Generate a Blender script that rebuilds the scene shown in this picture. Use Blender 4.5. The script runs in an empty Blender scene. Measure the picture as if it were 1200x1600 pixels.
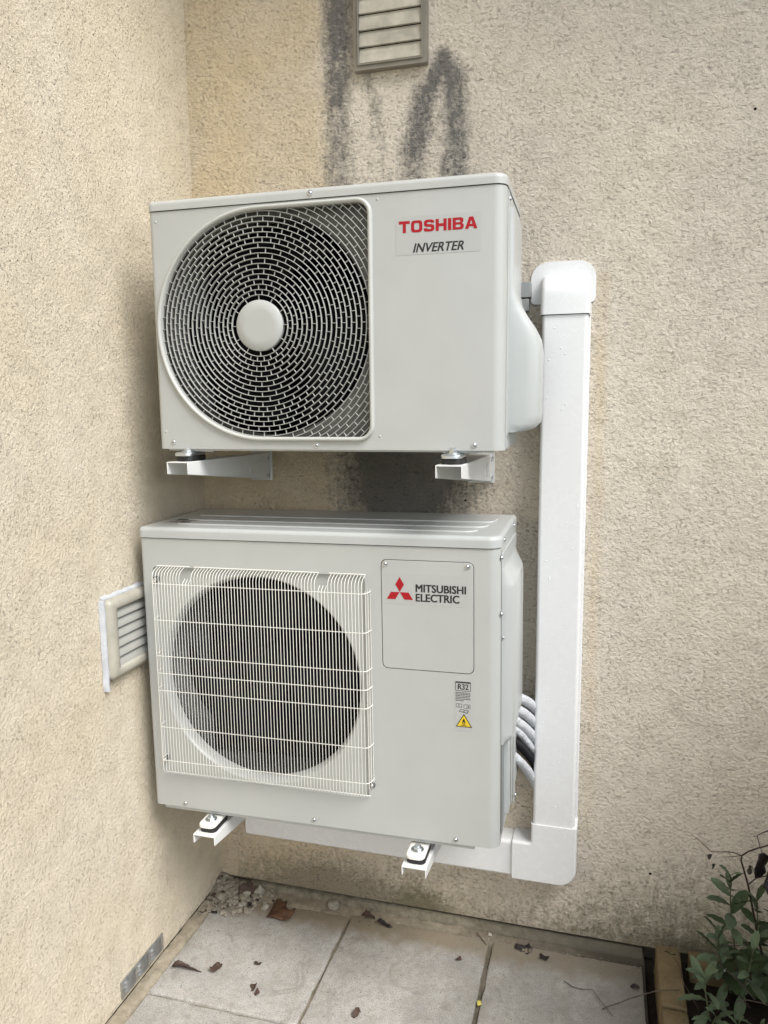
import bpy, bmesh, math, random
import numpy as np
from mathutils import Vector, Matrix, noise
from mathutils.geometry import tessellate_polygon
PI = math.pi
S = bpy.context.scene
col = S.collection

# ------------------------------------------------------------------ camera
CAM = np.array([1.0863, -1.9469, 1.4464]); YAW, PITCH, ROLL = .278, -.1424, .0104; FPX = 1197.6
def rotm(yaw, pitch, roll):
    cy, sy, cp, sp, cr, sr = math.cos(yaw), math.sin(yaw), math.cos(pitch), math.sin(pitch), math.cos(roll), math.sin(roll)
    return (np.array([[cy, -sy, 0], [sy, cy, 0], [0, 0, 1]]) @ np.array([[1, 0, 0], [0, cp, -sp], [0, sp, cp]])
            @ np.array([[cr, 0, sr], [0, 1, 0], [-sr, 0, cr]]))
RM = rotm(YAW, PITCH, ROLL)
cd = bpy.data.cameras.new('camera'); cam = bpy.data.objects.new('camera', cd); col.objects.link(cam)
cd.sensor_fit = 'VERTICAL'; cd.sensor_height = 36; cd.lens = FPX / 1600 * 36; cd.clip_start = .02; cd.clip_end = 500
mw = Matrix.Identity(4)
for i in range(3):
    mw[i][0] = RM[i][0]; mw[i][1] = RM[i][2]; mw[i][2] = -RM[i][1]; mw[i][3] = CAM[i]
cam.matrix_world = mw
S.camera = cam

# ------------------------------------------------------------------ sky, sun, exposure
W = bpy.data.worlds.new('World'); S.world = W; W.use_nodes = True
nt = W.node_tree; nt.nodes.clear()
SUN_EL, SUN_AZ = math.radians(50), math.radians(122)      # azimuth measured clockwise from +y
sky = nt.nodes.new('ShaderNodeTexSky'); sky.sky_type = 'NISHITA'; sky.sun_disc = False
sky.sun_elevation = SUN_EL; sky.sun_rotation = SUN_AZ
hs = nt.nodes.new('ShaderNodeHueSaturation'); hs.inputs['Saturation'].default_value = .27
bg = nt.nodes.new('ShaderNodeBackground'); bg.inputs['Strength'].default_value = .095
wo = nt.nodes.new('ShaderNodeOutputWorld')
nt.links.new(sky.outputs[0], hs.inputs['Color']); nt.links.new(hs.outputs[0], bg.inputs['Color']); nt.links.new(bg.outputs[0], wo.inputs[0])
sd = bpy.data.lights.new('sun', 'SUN'); sd.energy = 1.5; sd.angle = math.radians(30); sd.color = (1, .975, .94)
sun = bpy.data.objects.new('sun', sd); col.objects.link(sun)
to_sun = Vector((math.sin(SUN_AZ) * math.cos(SUN_EL), math.cos(SUN_AZ) * math.cos(SUN_EL), math.sin(SUN_EL)))
sun.rotation_euler = (-to_sun).to_track_quat('-Z', 'Y').to_euler(); sun.location = (3, -3, 8)
V = S.view_settings; V.view_transform = 'Standard'; V.look = 'None'; V.gamma = 1; V.use_curve_mapping = False
V.exposure = 1.38
random.seed(7)

# ------------------------------------------------------------------ helpers
def at(px, py, axis, val):
    """point of the plane axis=val seen at a pixel of the 1200x1600 photograph"""
    a = 'xyz'.index(axis)
    d = RM @ np.array([(px - 600) / FPX, 1, -(py - 800) / FPX])
    return Vector(CAM + d * ((val - CAM[a]) / d[a]))

def tag(o, label=None, cat=None, group=None, kind=None):
    if label: o['label'] = label
    if cat: o['category'] = cat
    if group: o['group'] = group
    if kind: o['kind'] = kind
    return o

def empty(name, loc=(0, 0, 0), rot=(0, 0, 0), parent=None):
    o = bpy.data.objects.new(name, None); col.objects.link(o)
    o.location = loc; o.rotation_euler = rot; o.empty_display_size = .05
    if parent: o.parent = parent
    return o

def link(name, me, parent=None, loc=None, rot=None):
    o = bpy.data.objects.new(name, me); col.objects.link(o)
    if parent: o.parent = parent
    if loc is not None: o.location = loc
    if rot is not None: o.rotation_euler = rot
    return o

def copy_tree(o, parent=None):
    c = o.copy(); col.objects.link(c); c.parent = parent
    for ch in o.children: copy_tree(ch, c)
    return c

class MB:
    def __init__(s): s.v = []; s.f = []; s.m = []
    def add(s, vs, fs, mi=0):
        b = len(s.v); s.v += [tuple(p) for p in vs]; s.f += [tuple(i + b for i in f) for f in fs]; s.m += [mi] * len(fs); return s
    def box(s, x0, x1, y0, y1, z0, z1, mi=0):
        return s.add([(x, y, z) for z in (z0, z1) for y in (y0, y1) for x in (x0, x1)],
              [(0, 2, 3, 1), (4, 5, 7, 6), (0, 1, 5, 4), (2, 6, 7, 3), (0, 4, 6, 2), (1, 3, 7, 5)], mi)
    def prism(s, outer, holes, d0, d1, mp, mi=0, caps=(1, 1)):
        """outline (CCW) with holes extruded from d0 to d1; mp(u,v,d) -> xyz"""
        loops = [outer] + list(holes); flat = [p for l in loops for p in l]
        tris = tessellate_polygon([[Vector((p[0], p[1], 0)) for p in l] for l in loops])
        n = len(flat)
        vs = [mp(p[0], p[1], d0) for p in flat] + [mp(p[0], p[1], d1) for p in flat]
        fs = []
        for t in tris:
            if caps[0]: fs.append(t)
            if caps[1]: fs.append(tuple(i + n for i in t))
        o = 0
        for l in loops:
            k = len(l)
            for i in range(k): j = (i + 1) % k; fs.append((o + i, o + j, o + j + n, o + i + n))
            o += k
        return s.add(vs, fs, mi)
    def loft(s, rings, cap0=True, cap1=True, closed=True, mi=0):
        k = len(rings[0]); vs = [p for r in rings for p in r]; fs = []
        for a in range(len(rings) - 1):
            for i in range(k if closed else k - 1):
                j = (i + 1) % k; fs.append((a * k + i, a * k + j, (a + 1) * k + j, (a + 1) * k + i))
        if cap0: fs.append(tuple(range(k)))
        if cap1: fs.append(tuple((len(rings) - 1) * k + i for i in range(k)))
        return s.add(vs, fs, mi)
    def tube(s, pts, r, n=8, closed=False, mi=0):
        P = [Vector(p) for p in pts]; rings = []; up = None
        for i, p in enumerate(P):
            a = P[i - 1] if (i > 0 or closed) else p; b = P[(i + 1) % len(P)] if (i < len(P) - 1 or closed) else p
            t = (b - a).normalized()
            if up is None: up = t.orthogonal().normalized()
            u = (up - t * up.dot(t)).normalized(); w = t.cross(u); up = u
            rr = r[i] if isinstance(r, (list, tuple)) else r
            rings.append([p + (u * math.cos(2 * PI * k / n) + w * math.sin(2 * PI * k / n)) * rr for k in range(n)])
        if closed: rings.append(rings[0])
        return s.loft(rings, not closed, not closed, True, mi)
    def build(s, name, mat, parent=None, smooth=35, bevel=0, seg=2, weld=True, loc=None, rot=None, wn=False):
        me = bpy.data.meshes.new(name); me.from_pydata(s.v, [], s.f); me.update()
        mats = mat if isinstance(mat, (list, tuple)) else [mat]
        for m in mats: me.materials.append(m)
        if len(mats) > 1:
            for p, mi in zip(me.polygons, s.m): p.material_index = mi
        b = bmesh.new(); b.from_mesh(me)
        if weld: bmesh.ops.remove_doubles(b, verts=b.verts, dist=1e-5)
        bmesh.ops.recalc_face_normals(b, faces=b.faces); b.to_mesh(me); b.free()
        if smooth:
            me.polygons.foreach_set('use_smooth', [True] * len(me.polygons)); me.set_sharp_from_angle(angle=math.radians(smooth))
        o = link(name, me, parent, loc, rot)
        if bevel:
            md = o.modifiers.new('bevel', 'BEVEL'); md.width = bevel; md.segments = seg; md.limit_method = 'ANGLE'; md.angle_limit = math.radians(40); md.harden_normals = False
        if wn: w_ = o.modifiers.new('wn', 'WEIGHTED_NORMAL'); w_.keep_sharp = True; w_.weight = 80
        return o

XZ = lambda u, v, d: (u, d, v)     # outline in a plane facing the camera, extruded along y
XY = lambda u, v, d: (u, v, d)
YZ = lambda u, v, d: (d, u, v)
def rrect(x0, x1, y0, y1, r, n=6):
    rs = r if isinstance(r, (list, tuple)) else [r] * 4      # corners: BL BR TR TL
    out = []
    for (cx, cy, a0, rr) in ((x0, y0, PI, rs[0]), (x1, y0, 1.5 * PI, rs[1]), (x1, y1, 0, rs[2]), (x0, y1, .5 * PI, rs[3])):
        ox = cx + rr if cx == x0 else cx - rr; oy = cy + rr if cy == y0 else cy - rr
        if rr <= 0: out.append((cx, cy)); continue
        for k in range(n + 1):
            a = a0 + k * PI / 2 / n; out.append((ox + rr * math.cos(a), oy + rr * math.sin(a)))
    return out
def circ(cx, cy, r, n=72, a0=0): return [(cx + r * math.cos(a0 + 2 * PI * k / n), cy + r * math.sin(a0 + 2 * PI * k / n)) for k in range(n)]
def inset_rr(x0, x1, y0, y1, r, i, n=6):
    rs = r if isinstance(r, (list, tuple)) else [r] * 4
    return rrect(x0 + i, x1 - i, y0 + i, y1 - i, [max(q - i, .0004) for q in rs], n)
def pillow(mb, x0, x1, y0, y1, d0, d1, rc, rt, mp, n=6, k=4, mi=0):
    """rounded slab whose d1 side has edges rounded by rt"""
    sg = 1 if d1 > d0 else -1
    rings = [[mp(u, v, d0) for u, v in inset_rr(x0, x1, y0, y1, rc, 0, n)]]
    for j in range(k + 1):
        a = j / k * PI / 2; i = rt * (1 - math.cos(a)); d = d1 - sg * rt * (1 - math.sin(a))
        rings.append([mp(u, v, d) for u, v in inset_rr(x0, x1, y0, y1, rc, i, n)])
    return mb.loft(rings, True, True, True, mi)

# ------------------------------------------------------------------ materials
def mat(name, base=(.5, .5, .5), rough=.5, metal=0, spec=.5, coat=0):
    m = bpy.data.materials.new(name); m.use_nodes = True; b = m.node_tree.nodes['Principled BSDF']
    b.inputs['Base Color'].default_value = (*base, 1); b.inputs['Roughness'].default_value = rough; b.inputs['Metallic'].default_value = metal
    b.inputs['Specular IOR Level'].default_value = spec; b.inputs['Coat Weight'].default_value = coat; b.inputs['Coat Roughness'].default_value = .15
    return m
class NT:
    def __init__(s, m): s.t = m.node_tree; s.b = s.t.nodes['Principled BSDF']
    def n(s, typ, **kw):
        x = s.t.nodes.new(typ)
        for k, v in kw.items():
            if hasattr(x, k): setattr(x, k, v)
        return x
    def l(s, a, b): s.t.links.new(a, b)
    def coord(s, scale=(1, 1, 1), rot=(0, 0, 0), out='Object', loc=(0, 0, 0)):
        c = s.n('ShaderNodeTexCoord'); mp = s.n('ShaderNodeMapping'); mp.inputs['Scale'].default_value = scale; mp.inputs['Rotation'].default_value = rot; mp.inputs['Location'].default_value = loc
        s.l(c.outputs[out], mp.inputs[0]); return mp.outputs[0]
    def noise(s, vec, scale, detail=3, rough=.5, dist=0):
        x = s.n('ShaderNodeTexNoise'); x.inputs['Scale'].default_value = scale; x.inputs['Detail'].default_value = detail
        x.inputs['Roughness'].default_value = rough; x.inputs['Distortion'].default_value = dist; s.l(vec, x.inputs['Vector']); return x
    def vor(s, vec, scale, feature='F1', rnd=1):
        x = s.n('ShaderNodeTexVoronoi'); x.feature = feature; x.inputs['Scale'].default_value = scale; x.inputs['Randomness'].default_value = rnd; s.l(vec, x.inputs['Vector']); return x
    def ramp(s, fac, stops):
        x = s.n('ShaderNodeValToRGB'); e = x.color_ramp.elements
        while len(e) < len(stops): e.new(.5)
        for q, (p, c) in zip(e, stops): q.position = p; q.color = (*c, 1) if isinstance(c, tuple) else (c, c, c, 1)
        s.l(fac, x.inputs[0]); return x.outputs[0]
    def mix(s, fac, a, b, mode='MIX'):
        x = s.n('ShaderNodeMix', data_type='RGBA', blend_type=mode)
        for i, v in ((0, fac), (6, a), (7, b)):
            if isinstance(v, (int, float)): x.inputs[i].default_value = v
            elif isinstance(v, tuple): x.inputs[i].default_value = (*v, 1)
            else: s.l(v, x.inputs[i])
        return x.outputs[2]
    def math(s, op, a, b=0, clamp=False):
        x = s.n('ShaderNodeMath', operation=op, use_clamp=clamp)
        for i, v in ((0, a), (1, b)):
            if isinstance(v, (int, float)): x.inputs[i].default_value = v
            else: s.l(v, x.inputs[i])
        return x.outputs[0]
    def bump(s, h, strength=.5, dist=.002, prev=None):
        x = s.n('ShaderNodeBump'); x.inputs['Strength'].default_value = strength; x.inputs['Distance'].default_value = dist; s.l(h, x.inputs['Height'])
        if prev: s.l(prev, x.inputs['Normal'])
        s.l(x.outputs[0], s.b.inputs['Normal']); return x.outputs[0]
    def attr(s, name):
        x = s.n('ShaderNodeAttribute'); x.attribute_name = name; return x.outputs['Fac']

def painted(name, base, rough=.38, var=.05, coat=.15, scale=6):
    """factory painted sheet metal / plastic: faint grime clouds, slight orange peel"""
    m = mat(name, base, rough, coat=coat); t = NT(m); v = t.coord()
    n1 = t.noise(v, scale, 5, .6).outputs[0]
    dirt = t.ramp(n1, [(.35, 1 - var), (.65, 1.0)])
    t.l(t.mix(1, base, dirt, 'MULTIPLY'), t.b.inputs['Base Color'])
    n2 = t.noise(v, 40, 3).outputs[0]; t.l(t.math('MULTIPLY_ADD', n2, .12), t.b.inputs['Roughness'])
    x = t.t.nodes[-1]; x.inputs[2].default_value = rough - .06
    t.bump(t.noise(v, 700, 2).outputs[0], .05, .0003)
    return m
M = {}
M['ivory'] = painted('ivory painted steel', (.445, .458, .445), .36)
M['ivory2'] = painted('grey white painted steel', (.45, .47, .465), .34)
M['ring'] = painted('ivory moulded plastic', (.48, .49, .465), .42)
M['wire'] = painted('white coated wire', (.82, .81, .76), .35)
M['pvc'] = painted('white pvc trunking', (.755, .763, .765), .27, .02, .3, scale=3)
M['bracket'] = painted('white powder coated bracket', (.72, .73, .72), .4)
M['panel'] = painted('inner shroud grey', (.13, .13, .12), .5)
M['zinc'] = mat('zinc', (.62, .65, .68), .3, 1)
M['zincdull'] = mat('galvanised sheet', (.42, .45, .47), .42, 1)
M['rubber'] = mat('black rubber', (.012, .012, .013), .55)
M['dark'] = mat('black fan plastic', (.005, .0055, .0065), .6, spec=.12)
M['void'] = mat('dark interior', (.004, .004, .004), .9, spec=.1)
M['fins'] = mat('dark coil fins', (.006, .006, .007), .8, spec=.2)
M['red'] = mat('red print', (.36, .008, .016), .5, spec=.3)
M['black'] = mat('black print', (.015, .015, .018), .35)
M['greyprint'] = mat('grey print', (.09, .09, .09), .5)
M['yellow'] = mat('yellow print', (.68, .50, .02), .4)
M['sticker'] = mat('clear sticker', (.425, .438, .428), .30)
M['sticker2'] = mat('grey label film', (.425, .438, .428), .30)
M['greyplastic'] = mat('grey plastic clip', (.33, .35, .35), .5)
M['gap'] = mat('seam', (.02, .02, .02), .8)

m = mat('pipe insulation', (.56, .58, .61), .6); t = NT(m); v = t.coord()
t.bump(t.noise(v, 70, 5, .65).outputs[0], 1.0, .008); M['insul'] = m
m = mat('black corrugated sleeve', (.005, .005, .006), .6, spec=.2); M['corr'] = m

def leafmat(name, c1, c2, rough=.6):
    m = mat(name, c1, rough); t = NT(m); v = t.coord()
    n = t.noise(v, 60, 4, .6).outputs[0]
    oi = t.n('ShaderNodeObjectInfo')
    c = t.mix(t.ramp(n, [(.35, 0.), (.65, 1.)]), c1, c2)
    k = t.math('MULTIPLY_ADD', oi.outputs['Random'], .5); t.t.nodes[-1].inputs[2].default_value = .75
    t.l(t.mix(1, c, k, 'MULTIPLY'), t.b.inputs['Base Color'])
    t.bump(t.noise(v, 300, 4, .7).outputs[0], .5, .001)
    return m
M['sage'] = leafmat('sage leaf', (.085, .13, .07), (.135, .18, .105), .8)
M['sagedark'] = leafmat('dark sage leaf', (.032, .06, .02), (.055, .09, .03), .75)
M['ivy'] = leafmat('ivy leaf', (.012, .03, .012), (.03, .055, .02), .35)
M['stem'] = leafmat('green stem', (.09, .10, .05), (.14, .14, .08))
M['twig'] = leafmat('dry twig', (.035, .022, .016), (.07, .045, .032))
M['twigpale'] = leafmat('pale dry twig', (.12, .095, .075), (.07, .05, .04))
M['deadleaf'] = leafmat('dead brown leaf', (.055, .032, .024), (.10, .062, .045), .7)
M['rustleaf'] = leafmat('russet leaf', (.06, .028, .016), (.11, .055, .03), .6)
M['blackleaf'] = leafmat('blackened leaf', (.012, .010, .012), (.03, .022, .022), .5)
m = mat('white film', (.62, .68, .80), .35); t = NT(m); t.bump(t.noise(t.coord(), 40, 4).outputs[0], .5, .004); M['film'] = m

def stonemat(name, c1, c2, damp=None):
    m = mat(name, c1, .9, spec=.25); t = NT(m); v = t.coord()
    t.l(t.mix(t.ramp(t.noise(v, 45, 5, .65).outputs[0], [(.3, 0.), (.7, 1.)]), c1, c2), t.b.inputs['Base Color'])
    if damp:
        geo = t.n('ShaderNodeNewGeometry'); sx = t.n('ShaderNodeSeparateXYZ'); t.l(geo.outputs['Position'], sx.inputs[0])
        k = t.math('ADD', sx.outputs[0], t.math('MULTIPLY', t.noise(geo.outputs['Position'], 9, 4).outputs[0], .5))
        dz = t.ramp(t.math('MULTIPLY', t.math('ADD', sx.outputs[2], .010), 100.), [(.0, .75), (.8, 0.)])
        t.l(t.mix(dz, t.b.inputs['Base Color'].links[0].from_socket, (.06, .058, .04)), t.b.inputs['Base Color'])
        t.l(t.mix(t.ramp(t.math('MULTIPLY', k, .6), [(.5, 0.), (.85, 1.)]), t.b.inputs['Base Color'].links[0].from_socket, damp), t.b.inputs['Base Color'])
    t.bump(t.noise(v, 260, 5, .7).outputs[0], .8, .003); return m
M['rubble'] = stonemat('mortar rubble', (.37, .335, .275), (.22, .20, .16))
M['rubblewhite'] = stonemat('pale plaster lump', (.44, .41, .35), (.28, .26, .21))
M['mortar'] = stonemat('old mortar', (.40, .35, .27), (.24, .205, .15), (.075, .065, .05))
M['ledge'] = stonemat('damp cement fillet', (.32, .29, .22), (.14, .125, .09), (.10, .09, .07))
M['soil'] = stonemat('dark soil', (.03, .022, .015), (.012, .009, .007))

# slab
m = mat('concrete paving slab', (.4, .38, .34), .88, spec=.3); t = NT(m); v = t.coord(out='Object')
oi = t.n('ShaderNodeObjectInfo'); gv = t.n('ShaderNodeVectorMath', operation='ADD')
geo = t.n('ShaderNodeNewGeometry'); gp = geo.outputs['Position']
n1 = t.noise(gp, 7, 6, .62).outputs[0]; n2 = t.noise(gp, 55, 5, .7).outputs[0]; n3 = t.noise(gp, 420, 3, .7).outputs[0]; n4 = t.noise(gp, 19, 4, .6, .4).outputs[0]
c = t.mix(t.ramp(n1, [(.35, 0.), (.65, 1.)]), (.52, .50, .47), (.40, .385, .36))
c = t.mix(t.ramp(n4, [(.48, 0.), (.66, .5)]), c, (.37, .335, .28))
n5 = t.noise(gp, 11, 6, .7, 1.2).outputs[0]; c = t.mix(t.ramp(n5, [(.55, 0.), (.68, .8)]), c, (.27, .255, .225)); c = t.mix(t.ramp(n5, [(.30, .6), (.40, 0.)]), c, (.60, .575, .53))
c = t.mix(t.ramp(n2, [(.30, .55), (.55, 0.)]), c, (.25, .235, .21))
c = t.mix(t.ramp(n3, [(.38, .7), (.55, 0.)]), c, (.20, .19, .175)); c = t.mix(t.ramp(t.noise(gp, 210, 3, .8).outputs[0], [(.36, .6), (.46, 0.)]), c, (.17, .16, .145))
c = t.mix(t.ramp(n3, [(.62, 0.), (.75, .5)]), c, (.66, .64, .6))
sp = t.vor(gp, 48); c = t.mix(t.ramp(sp.outputs['Distance'], [(.06, .85), (.10, 0.)]), c, (.12, .10, .085))
# damp tan dirt near the wall, grey green damp towards the planter
sx = t.n('ShaderNodeSeparateXYZ'); t.l(gp, sx.inputs[0])
near = t.math('MULTIPLY_ADD', n4, .10); t.t.nodes[-1].inputs[2].default_value = 0
edge = t.math('ADD', sx.outputs[1], near)
c = t.mix(t.ramp(t.math('ADD', edge, .10), [(.0, 0.), (.055, .85)]), c, (.25, .205, .14))
c = t.mix(t.ramp(t.math('ADD', t.math('MULTIPLY', sx.outputs[0], 1.0), t.math('MULTIPLY', n1, .5)), [(.98, 0.), (1., 0.)]), c, (.2, .19, .17))
dp = t.math('MULTIPLY_ADD', n1, .7); t.t.nodes[-1].inputs[2].default_value = -.95
dmp = t.math('MULTIPLY', t.math('ADD', t.math('ADD', sx.outputs[0], dp), 0), 1.6, True)
c = t.mix(t.math('MULTIPLY', dmp, .55), c, (.16, .155, .14))
t.l(c, t.b.inputs['Base Color'])
h = t.math('ADD', t.math('MULTIPLY', n2, .8), t.math('MULTIPLY', n3, .6)); t.bump(h, .6, .0016); M['slab'] = m

# brick
m = mat('yellow facing brick', (.4, .29, .14), .85, spec=.3); t = NT(m); v = t.coord()
n1 = t.noise(v, 22, 5, .6).outputs[0]; geo = t.n('ShaderNodeNewGeometry')
c = t.mix(t.ramp(n1, [(.35, 0.), (.7, 1.)]), (.215, .165, .09), (.15, .11, .058))
c = t.mix(t.ramp(t.noise(v, 150, 4, .7).outputs[0], [(.30, .9), (.42, 0.)]), c, (.07, .05, .035))
t.l(c, t.b.inputs['Base Color']); t.bump(t.noise(v, 240, 4, .7).outputs[0], .6, .0015); M['brick'] = m

def render_wall(name, rough_scale, left):
    m = mat(name, (.5, .45, .35), .92, spec=.2); t = NT(m)
    geo = t.n('ShaderNodeNewGeometry'); gp = geo.outputs['Position']
    # relief: trowelled grain with small torn pits
    wv = t.n('ShaderNodeVectorMath', operation='ADD'); wn = t.noise(gp, 38, 3); ws = t.n('ShaderNodeVectorMath', operation='SCALE'); ws.inputs['Scale'].default_value = .008
    t.l(wn.outputs['Color'], ws.inputs[0]); t.l(gp, wv.inputs[0]); t.l(ws.outputs[0], wv.inputs[1]); wp = wv.outputs[0]
    st = t.n('ShaderNodeMapping'); st.inputs['Scale'].default_value = (1, 1, .8) if left else (.85, 1, 1); st.inputs['Rotation'].default_value = (.6, 0, 0) if left else (0, .45, 0); t.l(wp, st.inputs[0]); sp = st.outputs[0]
    n1 = t.noise(sp, 135 * rough_scale, 6, .68).outputs[0]
    n2 = t.noise(gp, 420 * rough_scale, 3, .6).outputs[0]
    nb = t.noise(gp, 30, 3).outputs[0]
    tr_ = t.n('ShaderNodeMapping'); tr_.inputs['Scale'].default_value = (1, 1.5, .45) if left else (.42, 1, 1.5); tr_.inputs['Rotation'].default_value = (.8, 0, 0) if left else (0, -.55, 0); t.l(gp, tr_.inputs[0])
    drag = t.noise(tr_.outputs[0], 80 * rough_scale, 4, .6, .5).outputs[0]
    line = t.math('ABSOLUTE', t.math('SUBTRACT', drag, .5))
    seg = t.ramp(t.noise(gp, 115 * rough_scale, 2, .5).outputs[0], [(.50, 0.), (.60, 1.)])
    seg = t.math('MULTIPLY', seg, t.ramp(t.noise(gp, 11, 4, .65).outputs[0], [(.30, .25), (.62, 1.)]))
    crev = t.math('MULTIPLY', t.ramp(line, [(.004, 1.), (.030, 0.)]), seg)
    h = t.math('ADD', t.math('MULTIPLY', n1, 1.5), t.math('ADD', t.math('MULTIPLY', n2, .30), t.math('ADD', t.math('MULTIPLY', crev, -.55), t.math('MULTIPLY', nb, .8))))
    pv = t.vor(sp, 105 if left else 60)
    keep = t.ramp(pv.outputs['Color'], [(.50 if left else .72, 0.), (.55 if left else .76, 1.)])
    zz = t.n('ShaderNodeSeparateXYZ'); t.l(gp, zz.inputs[0]); hi = t.math('ADD', t.math('MULTIPLY', t.math('SUBTRACT', zz.outputs[2], .9), .7, True), .12, True)
    if left: keep = t.math('MULTIPLY', keep, hi)
    pit = t.math('MULTIPLY', t.ramp(pv.outputs['Distance'], [(.07, 1.), (.20, 0.)]), keep)
    h = t.math('SUBTRACT', h, t.math('MULTIPLY', pit, 1.3))
    # colour
    big = t.noise(gp, 3.2, 5, .6).outputs[0]; med = t.noise(gp, 16, 4, .6).outputs[0]
    ochre, pale = (.60, .475, .285), (.60, .535, .42)
    if left: c = t.mix(t.ramp(big, [(.35, 0.), (.65, 1.)]), (.72, .63, .48), (.74, .665, .535))
    else:
        oc_ = t.ramp(t.math('ADD', t.attr('ochre'), t.math('MULTIPLY', t.math('SUBTRACT', t.noise(gp, 18, 6, .75).outputs[0], .5), .9)), [(.15, 0.), (.9, 1.)])
        c = t.mix(oc_, (.84, .76, .64), (.76, .63, .43))
        c = t.mix(t.ramp(big, [(.38, 0.), (.62, .5)]), c, (.77, .695, .60))
    c = t.mix(t.math('MULTIPLY', t.ramp(med, [(.3, 1.), (.6, 0.)]), .25), c, (.40, .345, .25))
    c = t.mix(t.math('MULTIPLY', crev, .17 if not left else .10), c, (.36, .31, .24))  # self-shadow of the crevices, painted into the colour
    c = t.mix(t.math('MULTIPLY', t.ramp(n1, [(.30, 1.), (.44, 0.)]), .14), c, (.44, .385, .29))  # shade in the hollows of the grain, also painted as darker colour
    c = t.mix(t.math('MULTIPLY', pit, .45), c, (.11, .09, .065))
    def stain(attr, colr, lo, hi, mx, cur):
        a = t.attr(attr)
        sm_ = t.n('ShaderNodeMapping'); sm_.inputs['Scale'].default_value = (1, 1, .30); t.l(gp, sm_.inputs[0]); str_ = t.math('MULTIPLY', t.math('SUBTRACT', t.noise(sm_.outputs[0], 55, 4, .7).outputs[0], .5), .9)
        k = t.math('ADD', t.math('ADD', a, str_), t.math('MULTIPLY', t.math('SUBTRACT', t.noise(gp, 40, 6, .8).outputs[0], .5), 1.15))
        k = t.math('ADD', k, t.math('MULTIPLY', t.math('SUBTRACT', n1, .5), -1.0))
        k = t.math('ADD', k, t.math('MULTIPLY', crev, .15))
        k = t.math('MULTIPLY', t.ramp(k, [(lo, 0.), (hi, 1.)]), t.ramp(a, [(.02, 0.), (.12, 1.)]))
        return t.mix(t.math('MULTIPLY', k, mx), cur, colr)
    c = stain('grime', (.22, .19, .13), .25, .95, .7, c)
    c = stain('algae', (.20, .185, .11), .15, 1.1, .75, c)
    wz = t.math('MULTIPLY', t.attr('weather'), t.ramp(t.noise(gp, 9, 5, .65).outputs[0], [(.3, .2), (.7, 1.)]))
    c = t.mix(t.math('MULTIPLY', wz, .70), c, (.42, .415, .40))
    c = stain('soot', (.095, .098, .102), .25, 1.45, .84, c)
    t.l(c, t.b.inputs['Base Color'])
    t.bump(h, 1.0, .0070 if not left else .0038)
    return m
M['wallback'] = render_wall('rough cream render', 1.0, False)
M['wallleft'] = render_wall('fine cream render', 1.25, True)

# ------------------------------------------------------------------ the setting
g = MB(); g.box(-60, 60, -60, 60, -.25, -.05)
m = mat('garden earth and grass', (.06, .075, .03), .95); t = NT(m); v = t.coord()
t.l(t.mix(t.ramp(t.noise(v, 3, 6, .7).outputs[0], [(.35, 0.), (.65, 1.)]), (.09, .08, .05), (.05, .075, .025)), t.b.inputs['Base Color'])
tag(g.build('ground', m, smooth=0), kind='structure')

def seg_d(px, pz, a, b):
    a = np.array(a); b = np.array(b); ab = b - a; tt = np.clip(((px - a[0]) * ab[0] + (pz - a[1]) * ab[1]) / (ab @ ab), 0, 1)
    return np.hypot(px - a[0] - tt * ab[0], pz - a[1] - tt * ab[1]), tt
def sheet(name, mtl, us, vs, mp, attrs, parent, thick):
    nu, nv = len(us), len(vs); U, Vv = np.meshgrid(us, vs)
    U = U.ravel(); Vv = Vv.ravel(); pts = [mp(u, v) for u, v in zip(U, Vv)]
    idx = np.arange(nu * nv).reshape(nv, nu)
    fs = np.stack([idx[:-1, :-1], idx[:-1, 1:], idx[1:, 1:], idx[1:, :-1]], -1).reshape(-1, 4).tolist()
    # closed body behind the sheet
    n0 = len(pts); u0, u1, v0, v1 = us[0], us[-1], vs[0], vs[-1]
    def off(p): return tuple(Vector(p) + Vector(thick))
    c = [off(mp(u0, v0)), off(mp(u1, v0)), off(mp(u1, v1)), off(mp(u0, v1))]; pts += c
    bot = idx[0].tolist(); top = idx[-1].tolist(); lf = idx[:, 0].tolist(); rt = idx[:, -1].tolist()
    fs.append([n0 + 3, n0 + 2, n0 + 1, n0]); fs.append(bot + [n0 + 1, n0]); fs.append(top[::-1] + [n0 + 3, n0 + 2])
    fs.append(lf[::-1] + [n0, n0 + 3]); fs.append(rt + [n0 + 2, n0 + 1])
    me = bpy.data.meshes.new(name); me.from_pydata(pts, [], fs); me.materials.append(mtl)
    for k, fn in attrs.items():
        a = me.attributes.new(k, 'FLOAT', 'POINT'); a.data.foreach_set('value', np.concatenate([fn(U, Vv), np.zeros(4)]).astype(np.float32))
    b = bmesh.new(); b.from_mesh(me); bmesh.ops.recalc_face_normals(b, faces=b.faces); b.to_mesh(me); b.free()
    return link(name, me, parent)
def blob(x, z, cx, cz, rx, rz): return np.clip(1 - np.sqrt(((x - cx) / rx) ** 2 + ((z - cz) / rz) ** 2), 0, 1)
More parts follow.
